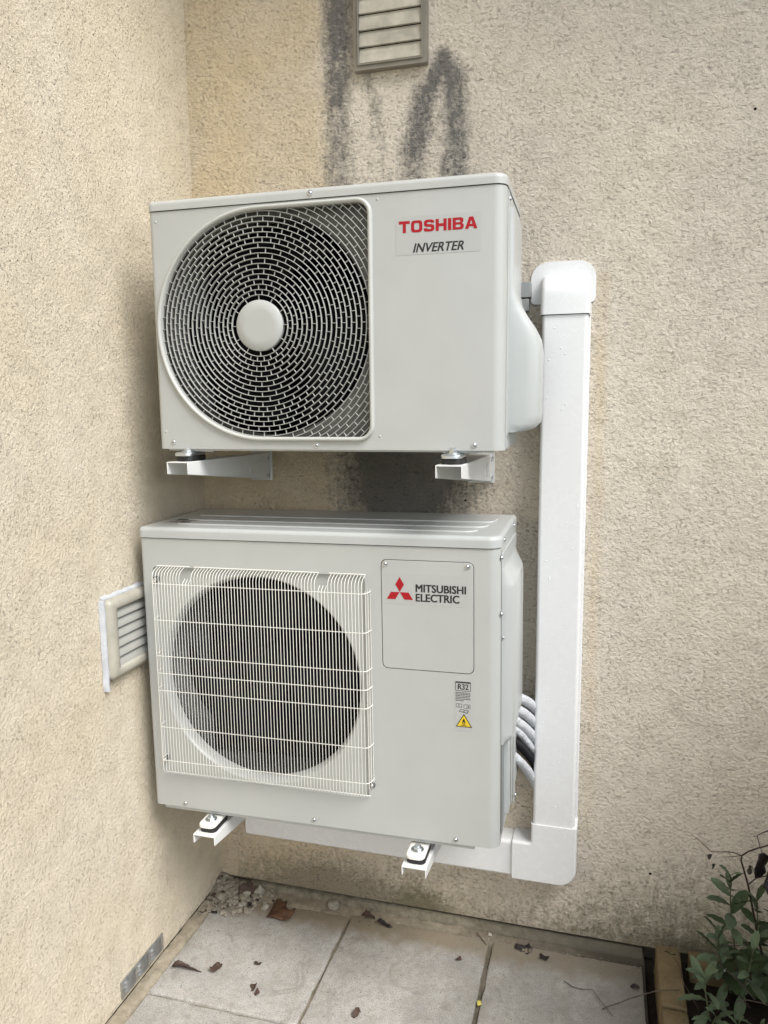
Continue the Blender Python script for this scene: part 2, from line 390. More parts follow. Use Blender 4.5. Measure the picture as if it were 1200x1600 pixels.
def soot(x, z):
    s = np.zeros_like(x)
    for a, b, r0, r1, w in [((.416, 2.75), (.424, 2.33), .036, .036, 1.05), ((.424, 2.33), (.420, 2.20), .036, .030, .95), ((.420, 2.20), (.418, 2.00), .034, .042, .72), ((.418, 2.00), (.420, 1.84), .045, .055, .50),
                            ((.690, 2.262), (.648, 2.19), .018, .026, 1.0), ((.648, 2.19), (.618, 2.06), .032, .034, .95), ((.618, 2.06), (.612, 1.85), .036, .040, .70),
                            ((.692, 2.268), (.716, 2.21), .022, .030, 1.0), ((.716, 2.21), (.722, 2.08), .034, .030, .92), ((.722, 2.08), (.742, 1.90), .026, .026, .85), ((.720, 2.09), (.690, 1.99), .016, .014, .85), ((.690, 1.99), (.684, 1.92), .013, .018, .6),
                            ((.498, 2.25), (.522, 2.17), .012, .018, .62), ((.522, 2.17), (.526, 2.08), .018, .024, .45)]:
        d, tt = seg_d(x, z, a, b); r = r0 + (r1 - r0) * tt; s = np.maximum(s, w * np.clip(1.35 - .75 * d / r, 0, 1))
    for cx, cz, rx, rz, w in ((.56, 1.98, .22, .22, .42), (.42, 2.35, .10, .5, .40), (.68, 2.12, .12, .2, .40)):
        s = np.maximum(s, w * blob(x, z, cx, cz, rx, rz) ** .9)
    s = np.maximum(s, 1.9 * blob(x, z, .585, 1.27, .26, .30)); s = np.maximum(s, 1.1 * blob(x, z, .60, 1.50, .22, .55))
    return s
def weather(x, z): return np.clip(np.maximum.reduce([.9 * blob(x, z, 1.5, 2.42, .55, .55), .75 * blob(x, z, 1.02, 2.5, .35, .38), .55 * blob(x, z, 1.45, 1.9, .30, .6), .5 * blob(x, z, .8, 2.0, .3, .3)]), 0, 1)
def grime(x, z):
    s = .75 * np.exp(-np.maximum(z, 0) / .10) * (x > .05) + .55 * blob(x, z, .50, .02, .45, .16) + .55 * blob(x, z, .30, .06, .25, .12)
    s = s + .5 * blob(x, z, 1.35, 0, .5, .30)
    return np.clip(s, 0, 1.2)
def algae(x, z): return np.clip(1.0 * blob(x, z, 1.45, .02, .65, .36) + .6 * blob(x, z, .62, .02, .18, .14) + .9 * blob(x, z, .62, .03, .10, .07), 0, 1)
def ochre(x, z):
    e = 1 / (1 + np.exp((x - .395 + .015 * np.sin(z * 9) + .008 * np.sin(z * 31)) / .022)); low = 1 / (1 + np.exp((z - 1.55) / .12))
    strip = np.exp(-((x - 1.075) / .022) ** 2) * (z > .3) * (z < 1.75) * .55
    lowf = low * np.clip(1.15 - (x - .1) / 1.0, 0.05, 1)
    return np.clip(np.maximum(np.maximum(e * .95, lowf * .8), strip), 0, 1)
H_WALL = 3.2
house = empty('house', (0, 0, 0)); tag(house, 'corner of a house in rough cream render with soot streaks, holding both units', 'house')
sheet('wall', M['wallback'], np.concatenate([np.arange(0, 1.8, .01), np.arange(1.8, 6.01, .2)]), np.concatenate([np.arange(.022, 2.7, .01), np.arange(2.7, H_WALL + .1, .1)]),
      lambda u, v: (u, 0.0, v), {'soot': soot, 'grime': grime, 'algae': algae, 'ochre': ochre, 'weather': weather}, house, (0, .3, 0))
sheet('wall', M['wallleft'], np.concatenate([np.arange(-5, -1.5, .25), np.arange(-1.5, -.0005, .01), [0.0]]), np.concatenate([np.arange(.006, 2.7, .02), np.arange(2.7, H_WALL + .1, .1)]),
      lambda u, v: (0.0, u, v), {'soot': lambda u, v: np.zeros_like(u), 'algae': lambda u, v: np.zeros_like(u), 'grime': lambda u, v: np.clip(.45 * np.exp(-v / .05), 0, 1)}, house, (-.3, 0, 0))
pl = MB(); pl.box(-.3, 6, .022, .30, -.05, .0215); pl.box(-.3, -.012, -5, .022, -.05, .0055); pl.build('plinth', M['ledge'], house, smooth=0)
# damp cement fillet along the foot of the back wall
fr = []
for i in range(126):
    x = .10 + i * 1.125 / 125; w = .013 + .004 * noise.noise((x * 9, 0, 0)) + .002 * noise.noise((x * 70, 0, 5)) + .014 * (i / 125); hh = .014 + .002 * noise.noise((x * 17, 3, 0))
    fr.append([(x, .0218, -.03), (x, .0218, hh), (x, -w * .10, hh), (x, -w * .42, hh * .88), (x, -w * .72, hh * .62), (x, -w * .92, hh * .28), (x, -w, -.001 + .002 * noise.noise((x * 60, 0, 1))), (x, -w, -.03)])
MB().loft(fr).build('cement_fillet', M['ledge'], house, smooth=60)

ev = MB(); ev.box(-.3, 6, -.40, .3, H_WALL + .0, H_WALL + .02); ev.box(-.3, .40, -5, -.4001, H_WALL + .0, H_WALL + .02); ev.build('soffit', painted('white soffit', (.6, .58, .52), .6), house, smooth=0)  # unseen eave, added to dim the tops of the walls
ev = MB(); ev.box(.40, 6, -.43, -.401, H_WALL - .02, H_WALL + .16); ev.build('fascia', bpy.data.materials['white soffit'], house, smooth=0)  # front board of the same added eave

for px, py, r in ((1016, 1365, .0035), (727, 782, .0025), (1180, 170, .003)):
    p = at(px, py, 'y', 0); mb = MB(); mb.loft([[(p.x + rr_ * math.cos(a), y_, p.z + rr_ * math.sin(a)) for a in [2 * PI * q / 12 for q in range(12)]] for rr_, y_ in ((r, -.0004), (r * .8, -.0012), (r * .2, -.0012))]); mb.build('plug_hole', M['void'], house, smooth=0)

# pavement: mortar bed + slabs
pave = empty('pavement'); pave['kind'] = 'structure'
us = np.arange(0, 1.2331, .006); vs = np.arange(-.75, .0211, .006)
pts = []; nu = len(us)
for vv in vs:
    for uu in us:
        z = -.007 + .0035 * noise.noise((uu * 22, vv * 22, 0)) + .0025 * noise.noise((uu * 90, vv * 90, 4))
        if uu < .045: z += .009 * min(1, (.045 - uu) / .02)
        if vv > -.075: z += .0055 * min(1, (vv + .075) / .02)
        if vv > -.07 and uu < .35: z += .004
        pts.append((uu, vv, z))
fs = [(j * nu + i, j * nu + i + 1, (j + 1) * nu + i + 1, (j + 1) * nu + i) for j in range(len(vs) - 1) for i in range(nu - 1)]
b = MB(); b.add(pts, fs); b.box(0, 1.233, -5, -.7501, -.045, -.008); b.build('mortar_bed', M['mortar'], pave, smooth=60)
def slab_mesh(seed, w, d):
    r = random.Random(seed); n = 14; rings = []
    out = []
    for (x0, y0, x1, y1) in ((0, 0, w, 0), (w, 0, w, d), (w, d, 0, d), (0, d, 0, 0)):
        for k in range(n): out.append([x0 + (x1 - x0) * k / n, y0 + (y1 - y0) * k / n])
    cx, cy = w / 2, d / 2
    def ring(ins, z, j=0):
        o = []
        for i, (x, y) in enumerate(out):
            k = ins + j * r.random() ** 4
            o.append((x + k * (1 if x < cx - w * .49 else -1 if x > cx + w * .49 else 0), y + k * (1 if y < cy - d * .49 else -1 if y > cy + d * .49 else 0), z))
        return o
    mb = MB(); mb.loft([ring(0, -.04), ring(.0003, -.005, .003), ring(.0022, -.0008, .004), ring(.005, 0, .003)]); return mb
protos = [slab_mesh(1, .396, .398), slab_mesh(2, .392, .398), slab_mesh(3, .385, .398)]
xs = [.037, .438, .840]; k = 0
for j in range(12):
    for i in range(3):
        y1 = -.050 - (.010 if i == 0 else 0) - j * .402; o = protos[k % 3].build('slab', M['slab'], pave, smooth=50, loc=(xs[i], y1 - .398, 0)) if k < 3 else link('slab', bpy.data.objects['slab' if k % 3 == 0 else f'slab.00{k % 3}'].data, pave, (xs[i], y1 - .398, 0))
        o.rotation_euler = (0, 0, random.uniform(-.002, .002)); k += 1

# ------------------------------------------------------------------ shared small parts
def screw_mesh():
    mb = MB(); R0 = .0042
    rings = [[(R0 * c * math.cos(a), -d, R0 * c * math.sin(a)) for a in [2 * PI * k / 14 for k in range(14)]] for c, d in ((1.5, 0), (1.5, .0008), (1.0, .001), (.95, .0022), (.7, .0034), (.25, .0040))]
    mb.loft(rings); mb.box(-.0016, .0016, -.0043, -.0036, -.0004, .0004, 1); mb.box(-.0004, .0004, -.0043, -.0036, -.0016, .0016, 1)
    return mb
_s = screw_mesh().build('screw', [M['zinc'], M['black']], None); SCREW = _s.data; bpy.data.objects.remove(_s)
def screw(parent, x, z, y=0, rot=None, s=1):
    o = link('screw', SCREW, parent, (x, y, z), rot); o.scale = (s, s, s); return o
def text_mesh(txt, h, width, shear=0, offset=0, depth=.0003, spacing=1, bold=0):
    cu = bpy.data.curves.new('print', 'FONT'); cu.body = txt; cu.size = 1; cu.shear = shear; cu.offset = offset; cu.extrude = 0; cu.resolution_u = 3; cu.space_character = spacing
    ob = bpy.data.objects.new('print', cu); col.objects.link(ob); bpy.context.view_layer.update()
    me = bpy.data.meshes.new_from_object(ob.evaluated_get(bpy.context.evaluated_depsgraph_get())); bpy.data.objects.remove(ob)
    P = np.array([v.co[:] for v in me.vertices]); lo = P.min(0); hi = P.max(0)
    for v in me.vertices:
        q = v.co.copy(); v.co = ((q.x - lo[0]) / (hi[0] - lo[0]) * width, 0, (q.y - lo[1]) / (hi[1] - lo[1]) * h)
    if bold:
        b = bmesh.new(); b.from_mesh(me); b2 = bmesh.new(); k = 0
        for dx, dz in ((0, 0), (bold, 0), (0, bold * .5), (bold, bold * .5)):
            m2 = me.copy()
            for v in m2.vertices: v.co.x += dx; v.co.z += dz; v.co.y -= k * .00004
            b2.from_mesh(m2); bpy.data.meshes.remove(m2); k += 1
        b2.to_mesh(me); b.free(); b2.free()
    me.update(); return me
def text(parent, txt, x, z, h, width, m, y, **kw):
    me = text_mesh(txt, h, width, **kw); me.materials.append(m); me.name = 'lettering'
    return link('lettering', me, parent, (x, y, z))
def flat(parent, name, x0, x1, z0, z1, y, m, r=.002):
    mb = MB(); mb.prism(rrect(x0, x1, z0, z1, r, 3), [], y, y + .0002, XZ); return mb.build(name, m, parent, smooth=0)

def casing(x1, D, H, rL, rR, hole, depth_lip, z0=0.0, n=8):
    """sheet metal case: front with an opening, rounded front corners, sides, back, top, bottom"""
    mb = MB(); Wd = x1
    mb.prism([(rL, z0), (Wd - rR, z0), (Wd - rR, H), (rL, H)], hole, 0, depth_lip, XZ, caps=(1, 0))
    # drop the outer lip walls of that prism: only hole walls are wanted
    keepf = []
    for f, mi in zip(mb.f, mb.m):
        ps = [mb.v[i] for i in f]
        if len(f) == 4 and (all(abs(p[0] - rL) < 1e-9 for p in ps) or all(abs(p[0] - (Wd - rR)) < 1e-9 for p in ps) or all(abs(p[2] - z0) < 1e-9 for p in ps) or all(abs(p[2] - H) < 1e-9 for p in ps)): continue
        keepf.append(f)
    mb.f = keepf; mb.m = [0] * len(keepf)
    path = [(rL - rL * math.sin(a), rL - rL * math.cos(a)) for a in [k * PI / 2 / n for k in range(n + 1)]] + [(0, D), (Wd, D)] \
        + [(Wd - rR + rR * math.cos(a), rR - rR * math.sin(a)) for a in [k * PI / 2 / n for k in range(n + 1)]]
    mb.loft([[(x, y, z0) for x, y in path], [(x, y, H) for x, y in path]], False, False, False)
    for z in (z0, H): mb.add([(x, y, z) for x, y in path], [tuple(range(len(path)))])
    return mb

def fan(parent, cx, cz, y, R, rh, m):
    mb = MB(); mb.loft([[(cx + r * math.cos(a), yy, cz + r * math.sin(a)) for a in [2 * PI * k / 32 for k in range(32)]] for r, yy in ((rh, y + .05), (rh, y + .008), (rh * .85, y), (.004, y - .001))]); hub = mb.build('fan_hub', m, parent)
    for k in range(3):
        mb = MB(); rings = []
        for i in range(9):
            r = rh * .9 + (R - rh * .9) * i / 8; sp = .55 + .42 * i / 8; sw = -.35 * i / 8; row = []
            for j in range(9):
                a = k * 2 * PI / 3 + sw + (j / 8 - .5) * 2 * sp; tw = (j / 8 - .5) * .075 + .02
                row.append((cx + r * math.cos(a), y + .03 + tw - .012 * math.sin(j / 8 * PI), cz + r * math.sin(a)))
            rings.append(row)
        fsv = [p for rr in rings for p in rr]; mb.add(fsv, [(i * 9 + j, i * 9 + j + 1, (i + 1) * 9 + j + 1, (i + 1) * 9 + j) for i in range(8) for j in range(8)])
        o = mb.build('fan_blade', m, parent); md = o.modifiers.new('s', 'SOLIDIFY'); md.thickness = .003
def coil(parent, x0, x1, z0, z1, y):
    mb = MB(); n = 60; mb.loft([[(x0 + (x1 - x0) * k / n, y + (.003 if k % 2 else 0), z) for k in range(n + 1)] + [(x1, y + .012, z), (x0, y + .012, z)] for z in (z0, z1)])
    mb.build('coil', M['fins'], parent, smooth=0)

# ------------------------------------------------------------------ upper unit
U1 = empty('outdoor_unit', (.1131, -.3982, 1.3461), (0, .0002, .0158))
tag(U1, 'upper air conditioner outdoor unit with round fan grille and red maker lettering', 'air conditioner', 'outdoor units on the wall')
W1, H1, D1 = .78, .540, .29
GX, GZ, GR, GXR, GC = .2585, .2655, .2475, .5105, .034
def dshape(i, n=64):
    R = GR - i; xr = GXR - i; rc = GC - i; zt = GZ + R; zb = GZ - R
    pts = [(GX + R * math.cos(a), GZ + R * math.sin(a)) for a in [PI / 2 + PI * k / n for k in range(n + 1)]]
    pts += [(xr - rc + rc * math.cos(a), zb + rc + rc * math.sin(a)) for a in [-PI / 2 + PI / 2 * k / 8 for k in range(9)]]
    pts += [(xr - rc + rc * math.cos(a), zt - rc + rc * math.sin(a)) for a in [PI / 2 * k / 8 for k in range(9)]]
    return pts
casing(W1, D1, .516, .012, .024, [dshape(.006)], .012).build('casing', M['ivory'], U1, smooth=30)
mb = MB(); rr1 = [.006, .006, .022, .014]
def lidprof(x0, x1, y0, y1, z0, z1, rc, rt):
    mb = MB(); pillow(mb, x0, x1, y0, y1, z0, z1, rc, rt, XY, n=7, k=5); return mb
lidprof(-.002, W1 + .002, -.0025, D1 + .003, .5178, H1, [.014, .026, .004, .004], .011).build('lid', M['ivory'], U1, smooth=40, wn=True)
MB().box(.012, W1 - .012, .004, D1 - .01, .5162, .5177).build('lid_seam', M['gap'], U1, smooth=0)
# rim of the grille
prof = [(0, 0), (.0006, -.0045), (.0025, -.0072), (.0050, -.0080), (.0075, -.0068), (.0092, -.004), (.0096, .0), (.0096, .012)]
MB().loft([[(x, y, z) for x, z in dshape(i)] for i, y in prof], False, False).build('grille_rim', M['ring'], U1, smooth=60)
# concentric grille rings
grille = empty('fan_grille', (0, 0, 0), parent=U1)
R_HUB = .0537; STEP = (GR - .0096 - R_HUB + .0098) / 18
def inside(x, z, i=.009):
    R = GR - i
    if x < GX: return math.hypot(x - GX, z - GZ) <= R
    if x > GXR - i or abs(z - GZ) > R: return False
    dx = x - (GXR - GC); dz = abs(z - GZ) - (R - (GC - i))
    return not (dx > 0 and dz > 0 and math.hypot(dx, dz) > GC - i)
def dome(r): return .001 - .009 * math.cos(min(r / .27, 1) * PI / 2)     # the grille bulges forward at its middle
for k in range(1, 28):
    r = R_HUB + STEP * k; N = 120; ang = [2 * PI * i / N for i in range(N)]
    ok = [inside(GX + r * math.cos(a), GZ + r * math.sin(a)) for a in ang]
    runs = []
    if all(ok): runs = [(ang, True)]
    else:
        st = next((i for i in range(N) if ok[i] and not ok[i - 1]), None)
        if st is None: continue
        cur = []
        for i in range(N + 1):
            j = (st + i) % N
            if ok[j] and i < N: cur.append(ang[j])
            elif cur:
                # stretch the run to the rim
                lo, hi = cur[0], cur[-1]
                for s_, base in ((-1, lo), (1, hi)):
                    e = base
                    for q in range(12):
                        e2 = e + s_ * 2 * PI / N / 10
                        if inside(GX + r * math.cos(e2), GZ + r * math.sin(e2), .0075): e = e2
                        else: break
                    if s_ < 0: cur.insert(0, e)
                    else: cur.append(e)
                if len(cur) > 3: runs.append((cur, False))
                cur = []
    if not runs: continue
    y0 = dome(r); t2 = .00072
    for run, closed in runs:
        mb = MB()
        sec = [(-t2 * .55, y0), (t2 * .55, y0), (t2, y0 + .002), (t2 * 1.05, y0 + .0062), (-t2 * 1.05, y0 + .0062), (-t2, y0 + .002)]
        rings = [[(GX + (r + a_) * math.cos(a), yy, GZ + (r + a_) * math.sin(a)) for a_, yy in sec] for a in run]
        if closed: rings.append(rings[0])
        mb.loft(rings, not closed, not closed)
        mb.build('grille_ring', M['ring'], grille, smooth=50)
mb = MB()
for k in range(0, 27):
    ra, rb = R_HUB + STEP * k, R_HUB + STEP * (k + 1); rm = (ra + rb) / 2
    n = 12 if k == 0 else 28 if k < 11 else 56
    for j in range(n):
        a = PI / 2 + (j + (.5 if (k % 2 and k) else 0)) * 2 * PI / n
        x, z = GX + rm * math.cos(a), GZ + rm * math.sin(a)
        if not inside(x, z, .010): continue
        ca, sa = math.cos(a), math.sin(a); y0 = dome(rm) + .0012; tw = .00045
        vs = []
        for rr_ in (ra, rb):
            for ww in (-tw, tw):
                for yy in (y0, y0 + .004): vs.append((GX + rr_ * ca - ww * sa, yy, GZ + rr_ * sa + ww * ca))
        mb.add(vs, [(0, 1, 3, 2), (4, 6, 7, 5), (0, 4, 5, 1), (2, 3, 7, 6), (0, 2, 6, 4), (1, 5, 7, 3)])
tag(mb.build('grille_spokes', M['ring'], grille, smooth=0, weld=False), kind='stuff')
mb = MB(); N = 48
mb.loft([[(GX + r * math.cos(a), y, GZ + r * math.sin(a)) for a in [2 * PI * q / N for q in range(N)]] for r, y in ((R_HUB, .004), (R_HUB, -.0068), (R_HUB - .0012, -.0082), (R_HUB * .6, -.0085), (.001, -.0086))])
mb.build('grille_hub', M['ivory'], grille, smooth=50)
# shroud behind
mb = MB(); mb.prism([(.006, .006), (.516, .006), (.516, .514), (.006, .514)], [circ(GX + .002, GZ, .239, 64)], .032, .034, XZ)
N = 64; mb.loft([[(GX + .002 + r * math.cos(a), y, GZ + r * math.sin(a)) for a in [2 * PI * q / N for q in range(N)]] for r, y in ((.239, .033), (.235, .038), (.234, .046))], False, False)
mb.build('shroud', M['panel'], U1, smooth=50)
fan(U1, GX, GZ, .065, .222, .055, M['dark'])
coil(U1, .01, .53, .01, .50, .255)
MB().box(.525, .528, .03, .285, .005, .512).build('divider', M['void'], U1, smooth=0)
MB().prism([(.004, .004), (.518, .004), (.518, .512), (.004, .512)], [circ(GX + .002, GZ, .234, 48)], .0465, .048, XZ).build('inner_baffle', M['void'], U1, smooth=0)
# small dimples and screws
for x, z in ((.3787, .5285),): screw(U1, x, z, -.0025)
for x, z in ((.0369, .0155), (.3803, .0095), (.7213, .0112)): screw(U1, x, z)
for x, z in ((.018, .495), (.018, .039), (.5215, .506), (.5215, .029)):
    mb = MB(); mb.loft([[(x + r * math.cos(a), -y, z + r * math.sin(a)) for a in [2 * PI * q / 12 for q in range(12)]] for r, y in ((.0028, 0), (.002, .0008), (.0006, .0011))]); mb.build('pip', M['ivory'], U1)
# sticker with lettering
st = flat(U1, 'maker_sticker', .5595, .7312, .3935, .4680, -.0004, M['sticker'])
def block_letters(parent):
    """heavy squared red capitals"""
    G = {}
    G['T'] = ([(.36, 0), (.64, 0), (.64, .76), (1, .76), (1, 1), (0, 1), (0, .76), (.36, .76)], [])
    G['I'] = ([(0, 0), (.3, 0), (.3, 1), (0, 1)], [])
    G['H'] = ([(0, 0), (.28, 0), (.28, .38), (.70, .38), (.70, 0), (.98, 0), (.98, 1), (.70, 1), (.70, .62), (.28, .62), (.28, 1), (0, 1)], [])
    G['O'] = (rrect(0, 1.02, 0, 1, .27, 5), [rrect(.28, .74, .22, .78, .12, 4)])
    G['A'] = ([(0, 0), (.29, 0), (.36, .20), (.72, .20), (.79, 0), (1.08, 0), (.72, 1), (.36, 1)], [[(.43, .40), (.54, .74), (.65, .40)]])
    G['B'] = ([(0, 0), (.74, 0), (.90, .06), (.98, .18), (.98, .36), (.92, .47), (.82, .53), (.90, .60), (.95, .70), (.95, .84), (.88, .95), (.74, 1), (0, 1)],
              [[(.28, .20), (.28, .42), (.62, .42), (.70, .37), (.70, .25), (.62, .20)], [(.28, .61), (.28, .80), (.60, .80), (.67, .76), (.67, .65), (.60, .61)]])
    G['S'] = ([(.02, .08), (.14, .02), (.30, 0), (.68, 0), (.86, .04), (.96, .16), (.97, .40), (.90, .54), (.74, .60), (.40, .62), (.31, .66), (.30, .74), (.38, .79), (.62, .79), (.68, .72), (.95, .72), (.94, .86), (.84, .96), (.66, 1),
               (.32, 1), (.14, .96), (.05, .86), (.03, .60), (.10, .47), (.26, .40), (.60, .385), (.68, .34), (.69, .26), (.62, .21), (.38, .21), (.31, .29), (.02, .29)], [])
    wd = {'T': 1, 'O': 1.02, 'S': .97, 'H': .98, 'I': .30, 'B': .98, 'A': 1.08}
    word = 'TOSHIBA'; gap = .115; tot = sum(wd[c] for c in word) + gap * 6; h = .0228; wid = .1585; sx = wid / tot; x = .5662
    mb = MB()
    for c in word:
        o, hs_ = G[c]; mb.prism([(x + p[0] * sx, .4365 + p[1] * h) for p in o], [[(x + p[0] * sx, .4365 + p[1] * h) for p in q] for q in hs_], -.0008, -.0005, XZ); x += (wd[c] + gap) * sx
    mb.build('lettering', M['red'], parent, smooth=0, weld=False)
block_letters(st)
text(st, 'INVERTER', .5950, .3975, .0172, .1020, M['black'], -.0007, shear=.28, bold=.0010)
# side cover with the swelling over the valves
sidez = [(0, .522 - .03), (.006, .492), (.0062, .335), (.011, .312), (.024, .288), (.042, .262), (.055, .237), (.0605, .205), (.0605, .17), (.060, .07), (.057, .052), (.046, .040), (.02, .034), (0, .033)]
mb = MB(); ys = [.082, .084, .090, .098, .25, .262, .268]; sc_ = [.0, .55, .86, 1, 1, .94, .0]
mb.loft([[(W1 + .0008 + dx * s_ + (.002 if 0 < s_ else 0) * (dx > 0), y, z) for dx, z in sidez] for y, s_ in zip(ys, sc_)]); mb.build('valve_cover', M['ivory2'], U1, smooth=50)
mb = MB(); mb.box(W1, W1 + .0022, .036, .039, .004, .514); mb.box(W1, W1 + .0016, .047, .082, .02, .512); mb.box(W1, W1 + .0016, .05, .27, .003, .03); mb.build('side_flange', M['ivory2'], U1, smooth=0, bevel=.0005)
MB().box(W1 - .02, W1 + .0004, .0392, .0412, .004, .514).build('side_seam', M['gap'], U1, smooth=0)
o = screw(U1, W1 + .001, .502, .06, (0, 0, PI / 2)); 
mb = MB(); mb.tube([(W1 + .0086, .13, .382), (W1 + .0066, .13, .382)], .0055, 12); mb.build('screw_hole', M['black'], U1)
# foot plates
for x in (.06, .655):
    mb = MB(); mb.box(x, x + .07, -.002 + .012, .06, -.0065, -.0005); mb.build('foot', M['zincdull'], U1, bevel=.001)
mb = MB(); mb.box(.02, W1 - .02, .006, .012, -.004, 0); mb.build('base_flange', M['ivory'], U1, bevel=.0008)

# ------------------------------------------------------------------ lower unit
U2 = empty('outdoor_unit', (.0397, -.3818, .461), (0, -.0075, .0084))
tag(U2, 'lower air conditioner outdoor unit with white wire guard over its fan', 'air conditioner', 'outdoor units on the wall')
W2, H2, D2 = .853, .6995, .33
RX0, RX1, RZ0, RZ1 = .0300, .5575, .0835, .6045
SP = (.5945, .7990, .3975, .6435)
casing(W2, D2, .6725, .010, .024, [rrect(RX0, RX1, RZ0, RZ1, .012, 5), rrect(*SP, .013, 5)], .007).build('casing', M['ivory'], U2, smooth=30)
lidprof(-.0025, W2 + .0025, -.0030, D2 + .003, .6745, H2, [.013, .028, .012, .012], .010).build('lid', M['ivory2'], U2, smooth=40, wn=True)
MB().box(.011, W2 - .011, .004, D2 - .01, .6727, .6744).build('lid_seam', M['gap'], U2, smooth=0)
mb = MB(); mb.box(.022, W2 - .055, .006, D2 - .01, -.011, -.0003); mb.build('base_rail', M['ivory'], U2, bevel=.0015)
# pressed ribs of the lid
for (y, xr, back) in ((.052, .792, .020), (.115, .806, .034), (.19, .815, .055)):
    pts = [(.075 - y * .12, y + .012, H2 - .0005), (.075 - y * .12 + .012, y, H2 - .0005)] + [(.10 + q * (xr - .13) / 12, y, H2 - .0005) for q in range(13)] + [(xr - .012, y + .002, H2 - .0005), (xr - .004, y + .008, H2 - .0005), (xr, y + .016, H2 - .0005), (xr + .002, y + back, H2 - .0005)]
    mb = MB(); mb.tube(pts, .0030, 8); mb.build('lid_rib', M['ivory2'], U2, smooth=60)
# recess floor with bell mouth
FX, FZ, FR = .2905, .3390, .2545
mb = MB(); mb.prism(rrect(RX0 - .004, RX1 + .004, RZ0 - .004, RZ1 + .004, .012, 5), [circ(FX, FZ, FR, 72)], .0071, .0085, XZ)
mb.build('fan_panel', M['ivory'], U2, smooth=40)
mb = MB(); N = 72
mb.loft([[(FX + r * math.cos(a), y, FZ + r * math.sin(a)) for a in [2 * PI * q / N for q in range(N)]] for r, y in ((FR + .0005, .0072), (FR - .001, .0070), (FR - .003, .0085), (FR - .0070, .015), (FR - .0095, .022), (FR - .011, .030), (FR - .011, .036))], False, False)
mb.build('bell_mouth', M['ivory'], U2, smooth=60)
fan(U2, FX, FZ, .055, .220, .062, M['dark'])
coil(U2, .01, .57, .01, .66, .30)
MB().box(.566, .570, .012, .325, .005, .668).build('divider', M['void'], U2, smooth=0)
mb = MB(); mb.box(-.0 + .003, .566, .086, .088, .002, .670); 
mb = MB(); mb.prism([(.004, .004), (.565, .004), (.565, .668), (.004, .668)], [circ(FX, FZ, FR - .011, 48)], .0365, .038, XZ); mb.build('inner_baffle', M['void'], U2, smooth=0)
# wire guard
guard = empty('wire_guard', (0, 0, 0), parent=U2)
nW = 67; X0, X1 = .0475, .5590; GY = -.030; Rw = .00074
for i in range(nW):
    x = X0 + (X1 - X0) * i / (nW - 1)
    top = .5925; end = (.0245, .600)
    dy0 = -.003
    notch = i in (10, 11, 12) or i in (53, 54, 55)
    zt = .566 + .006 if notch else top
    pts = [(x, dy0 + .012, zt + .018), (x, GY + .010, zt + .008), (x, GY + .003, zt + .002), (x, GY, zt - .006)]
    if notch: pts = [(x, GY + .014, zt + .010), (x, GY + .003, zt + .003), (x, GY, zt - .004)]
    pts += [(x, GY, z) for z in (.35,)]
    pts += [(x, GY, .112), (x, GY + .003, .104), (x, GY + .010, .099), (x, -.004, .0925)]
    mb = MB(); mb.tube(pts, Rw, 6); mb.build('vertical_wire', M['wire'], guard, smooth=80)
for j, x in enumerate((X1 + .0055, X1 + .0085, X1 + .0105)):
    y = GY + .008 + j * .010; mb = MB(); mb.tube([(x, y, .576), (x, y, .118)], Rw, 6); mb.build('vertical_wire', M['wire'], guard, smooth=80)
for j, x in enumerate((X0 - .006, X0 - .009)):
    y = GY + .008 + j * .012; mb = MB(); mb.tube([(x, y, .576), (x, y, .118)], Rw, 6); mb.build('vertical_wire', M['wire'], guard, smooth=80)
for z in (.5700, .4824, .3949, .3522, .3092, .2176, .1330):
    y = GY + .0019
    pts = [(X0 - .010, .004, z), (X0 - .0085, GY + .014, z), (X0 - .005, GY + .006, z), (X0 + .001, y, z)] + [(X0 + .01 + q * (X1 - X0 - .02) / 6, y, z) for q in range(7)] + [(X1 - .001, y, z), (X1 + .005, GY + .005, z), (X1 + .0090, GY + .014, z), (X1 + .0115, .004, z)]
    mb = MB(); mb.tube(pts, .0010, 6); mb.build('crossbar', M['wire'], guard, smooth=80)
for z, y, xa, xb in ((.6085, -.006, X0 - .001, X0 + .085), (.6085, -.006, X0 + .097, X0 + .405), (.6085, -.006, X0 + .43, X1 + .001), (.0925, -.005, X0 - .002, X1 + .004)):
    mb = MB(); mb.tube([(xa, y, z), (xb, y, z)], .0012, 6); mb.build('crossbar', M['wire'], guard, smooth=80)
for x, z in ((.038, .574), (.574 - .008, .118), (.036, .122)):
    mb = MB(); pillow(mb, x - .006, x + .006, z - .006, z + .006, .007, -.004, .003, .002, XZ); cl = mb.build('guard_clip', M['greyprint'], guard); screw(guard, x, z, -.004, s=.7)
# service panel
mb = MB(); mb.prism(rrect(SP[0] + .0016, SP[1] - .0016, SP[2] + .0016, SP[3] - .0016, .0118, 5), [], -.0008, .006, XZ); sp_ = mb.build('service_panel', M['ivory'], U2, smooth=30, bevel=.0007, seg=2)
MB().prism(rrect(SP[0] - .001, SP[1] + .001, SP[2] - .001, SP[3] + .001, .013, 5), [], .0062, .0068, XZ).build('panel_seam', M['gap'], U2, smooth=0)
for x in (.6049, .7850): screw(sp_, x, .6338, -.0008)
st = flat(sp_, 'maker_sticker', .6055, .7868, .5450, .6128, -.0011, M['sticker2'])
def dia(pts, parent): MB().prism(pts, [], -.0016, -.0013, XZ).build('diamond', M['red'], parent, smooth=0)
cx, cz = .6368, .5722; L = .0172
dia([(cx, cz + .0335), (cx - .0097, cz + .0168), (cx, cz + .0003), (cx + .0097, cz + .0168)][::-1], st)
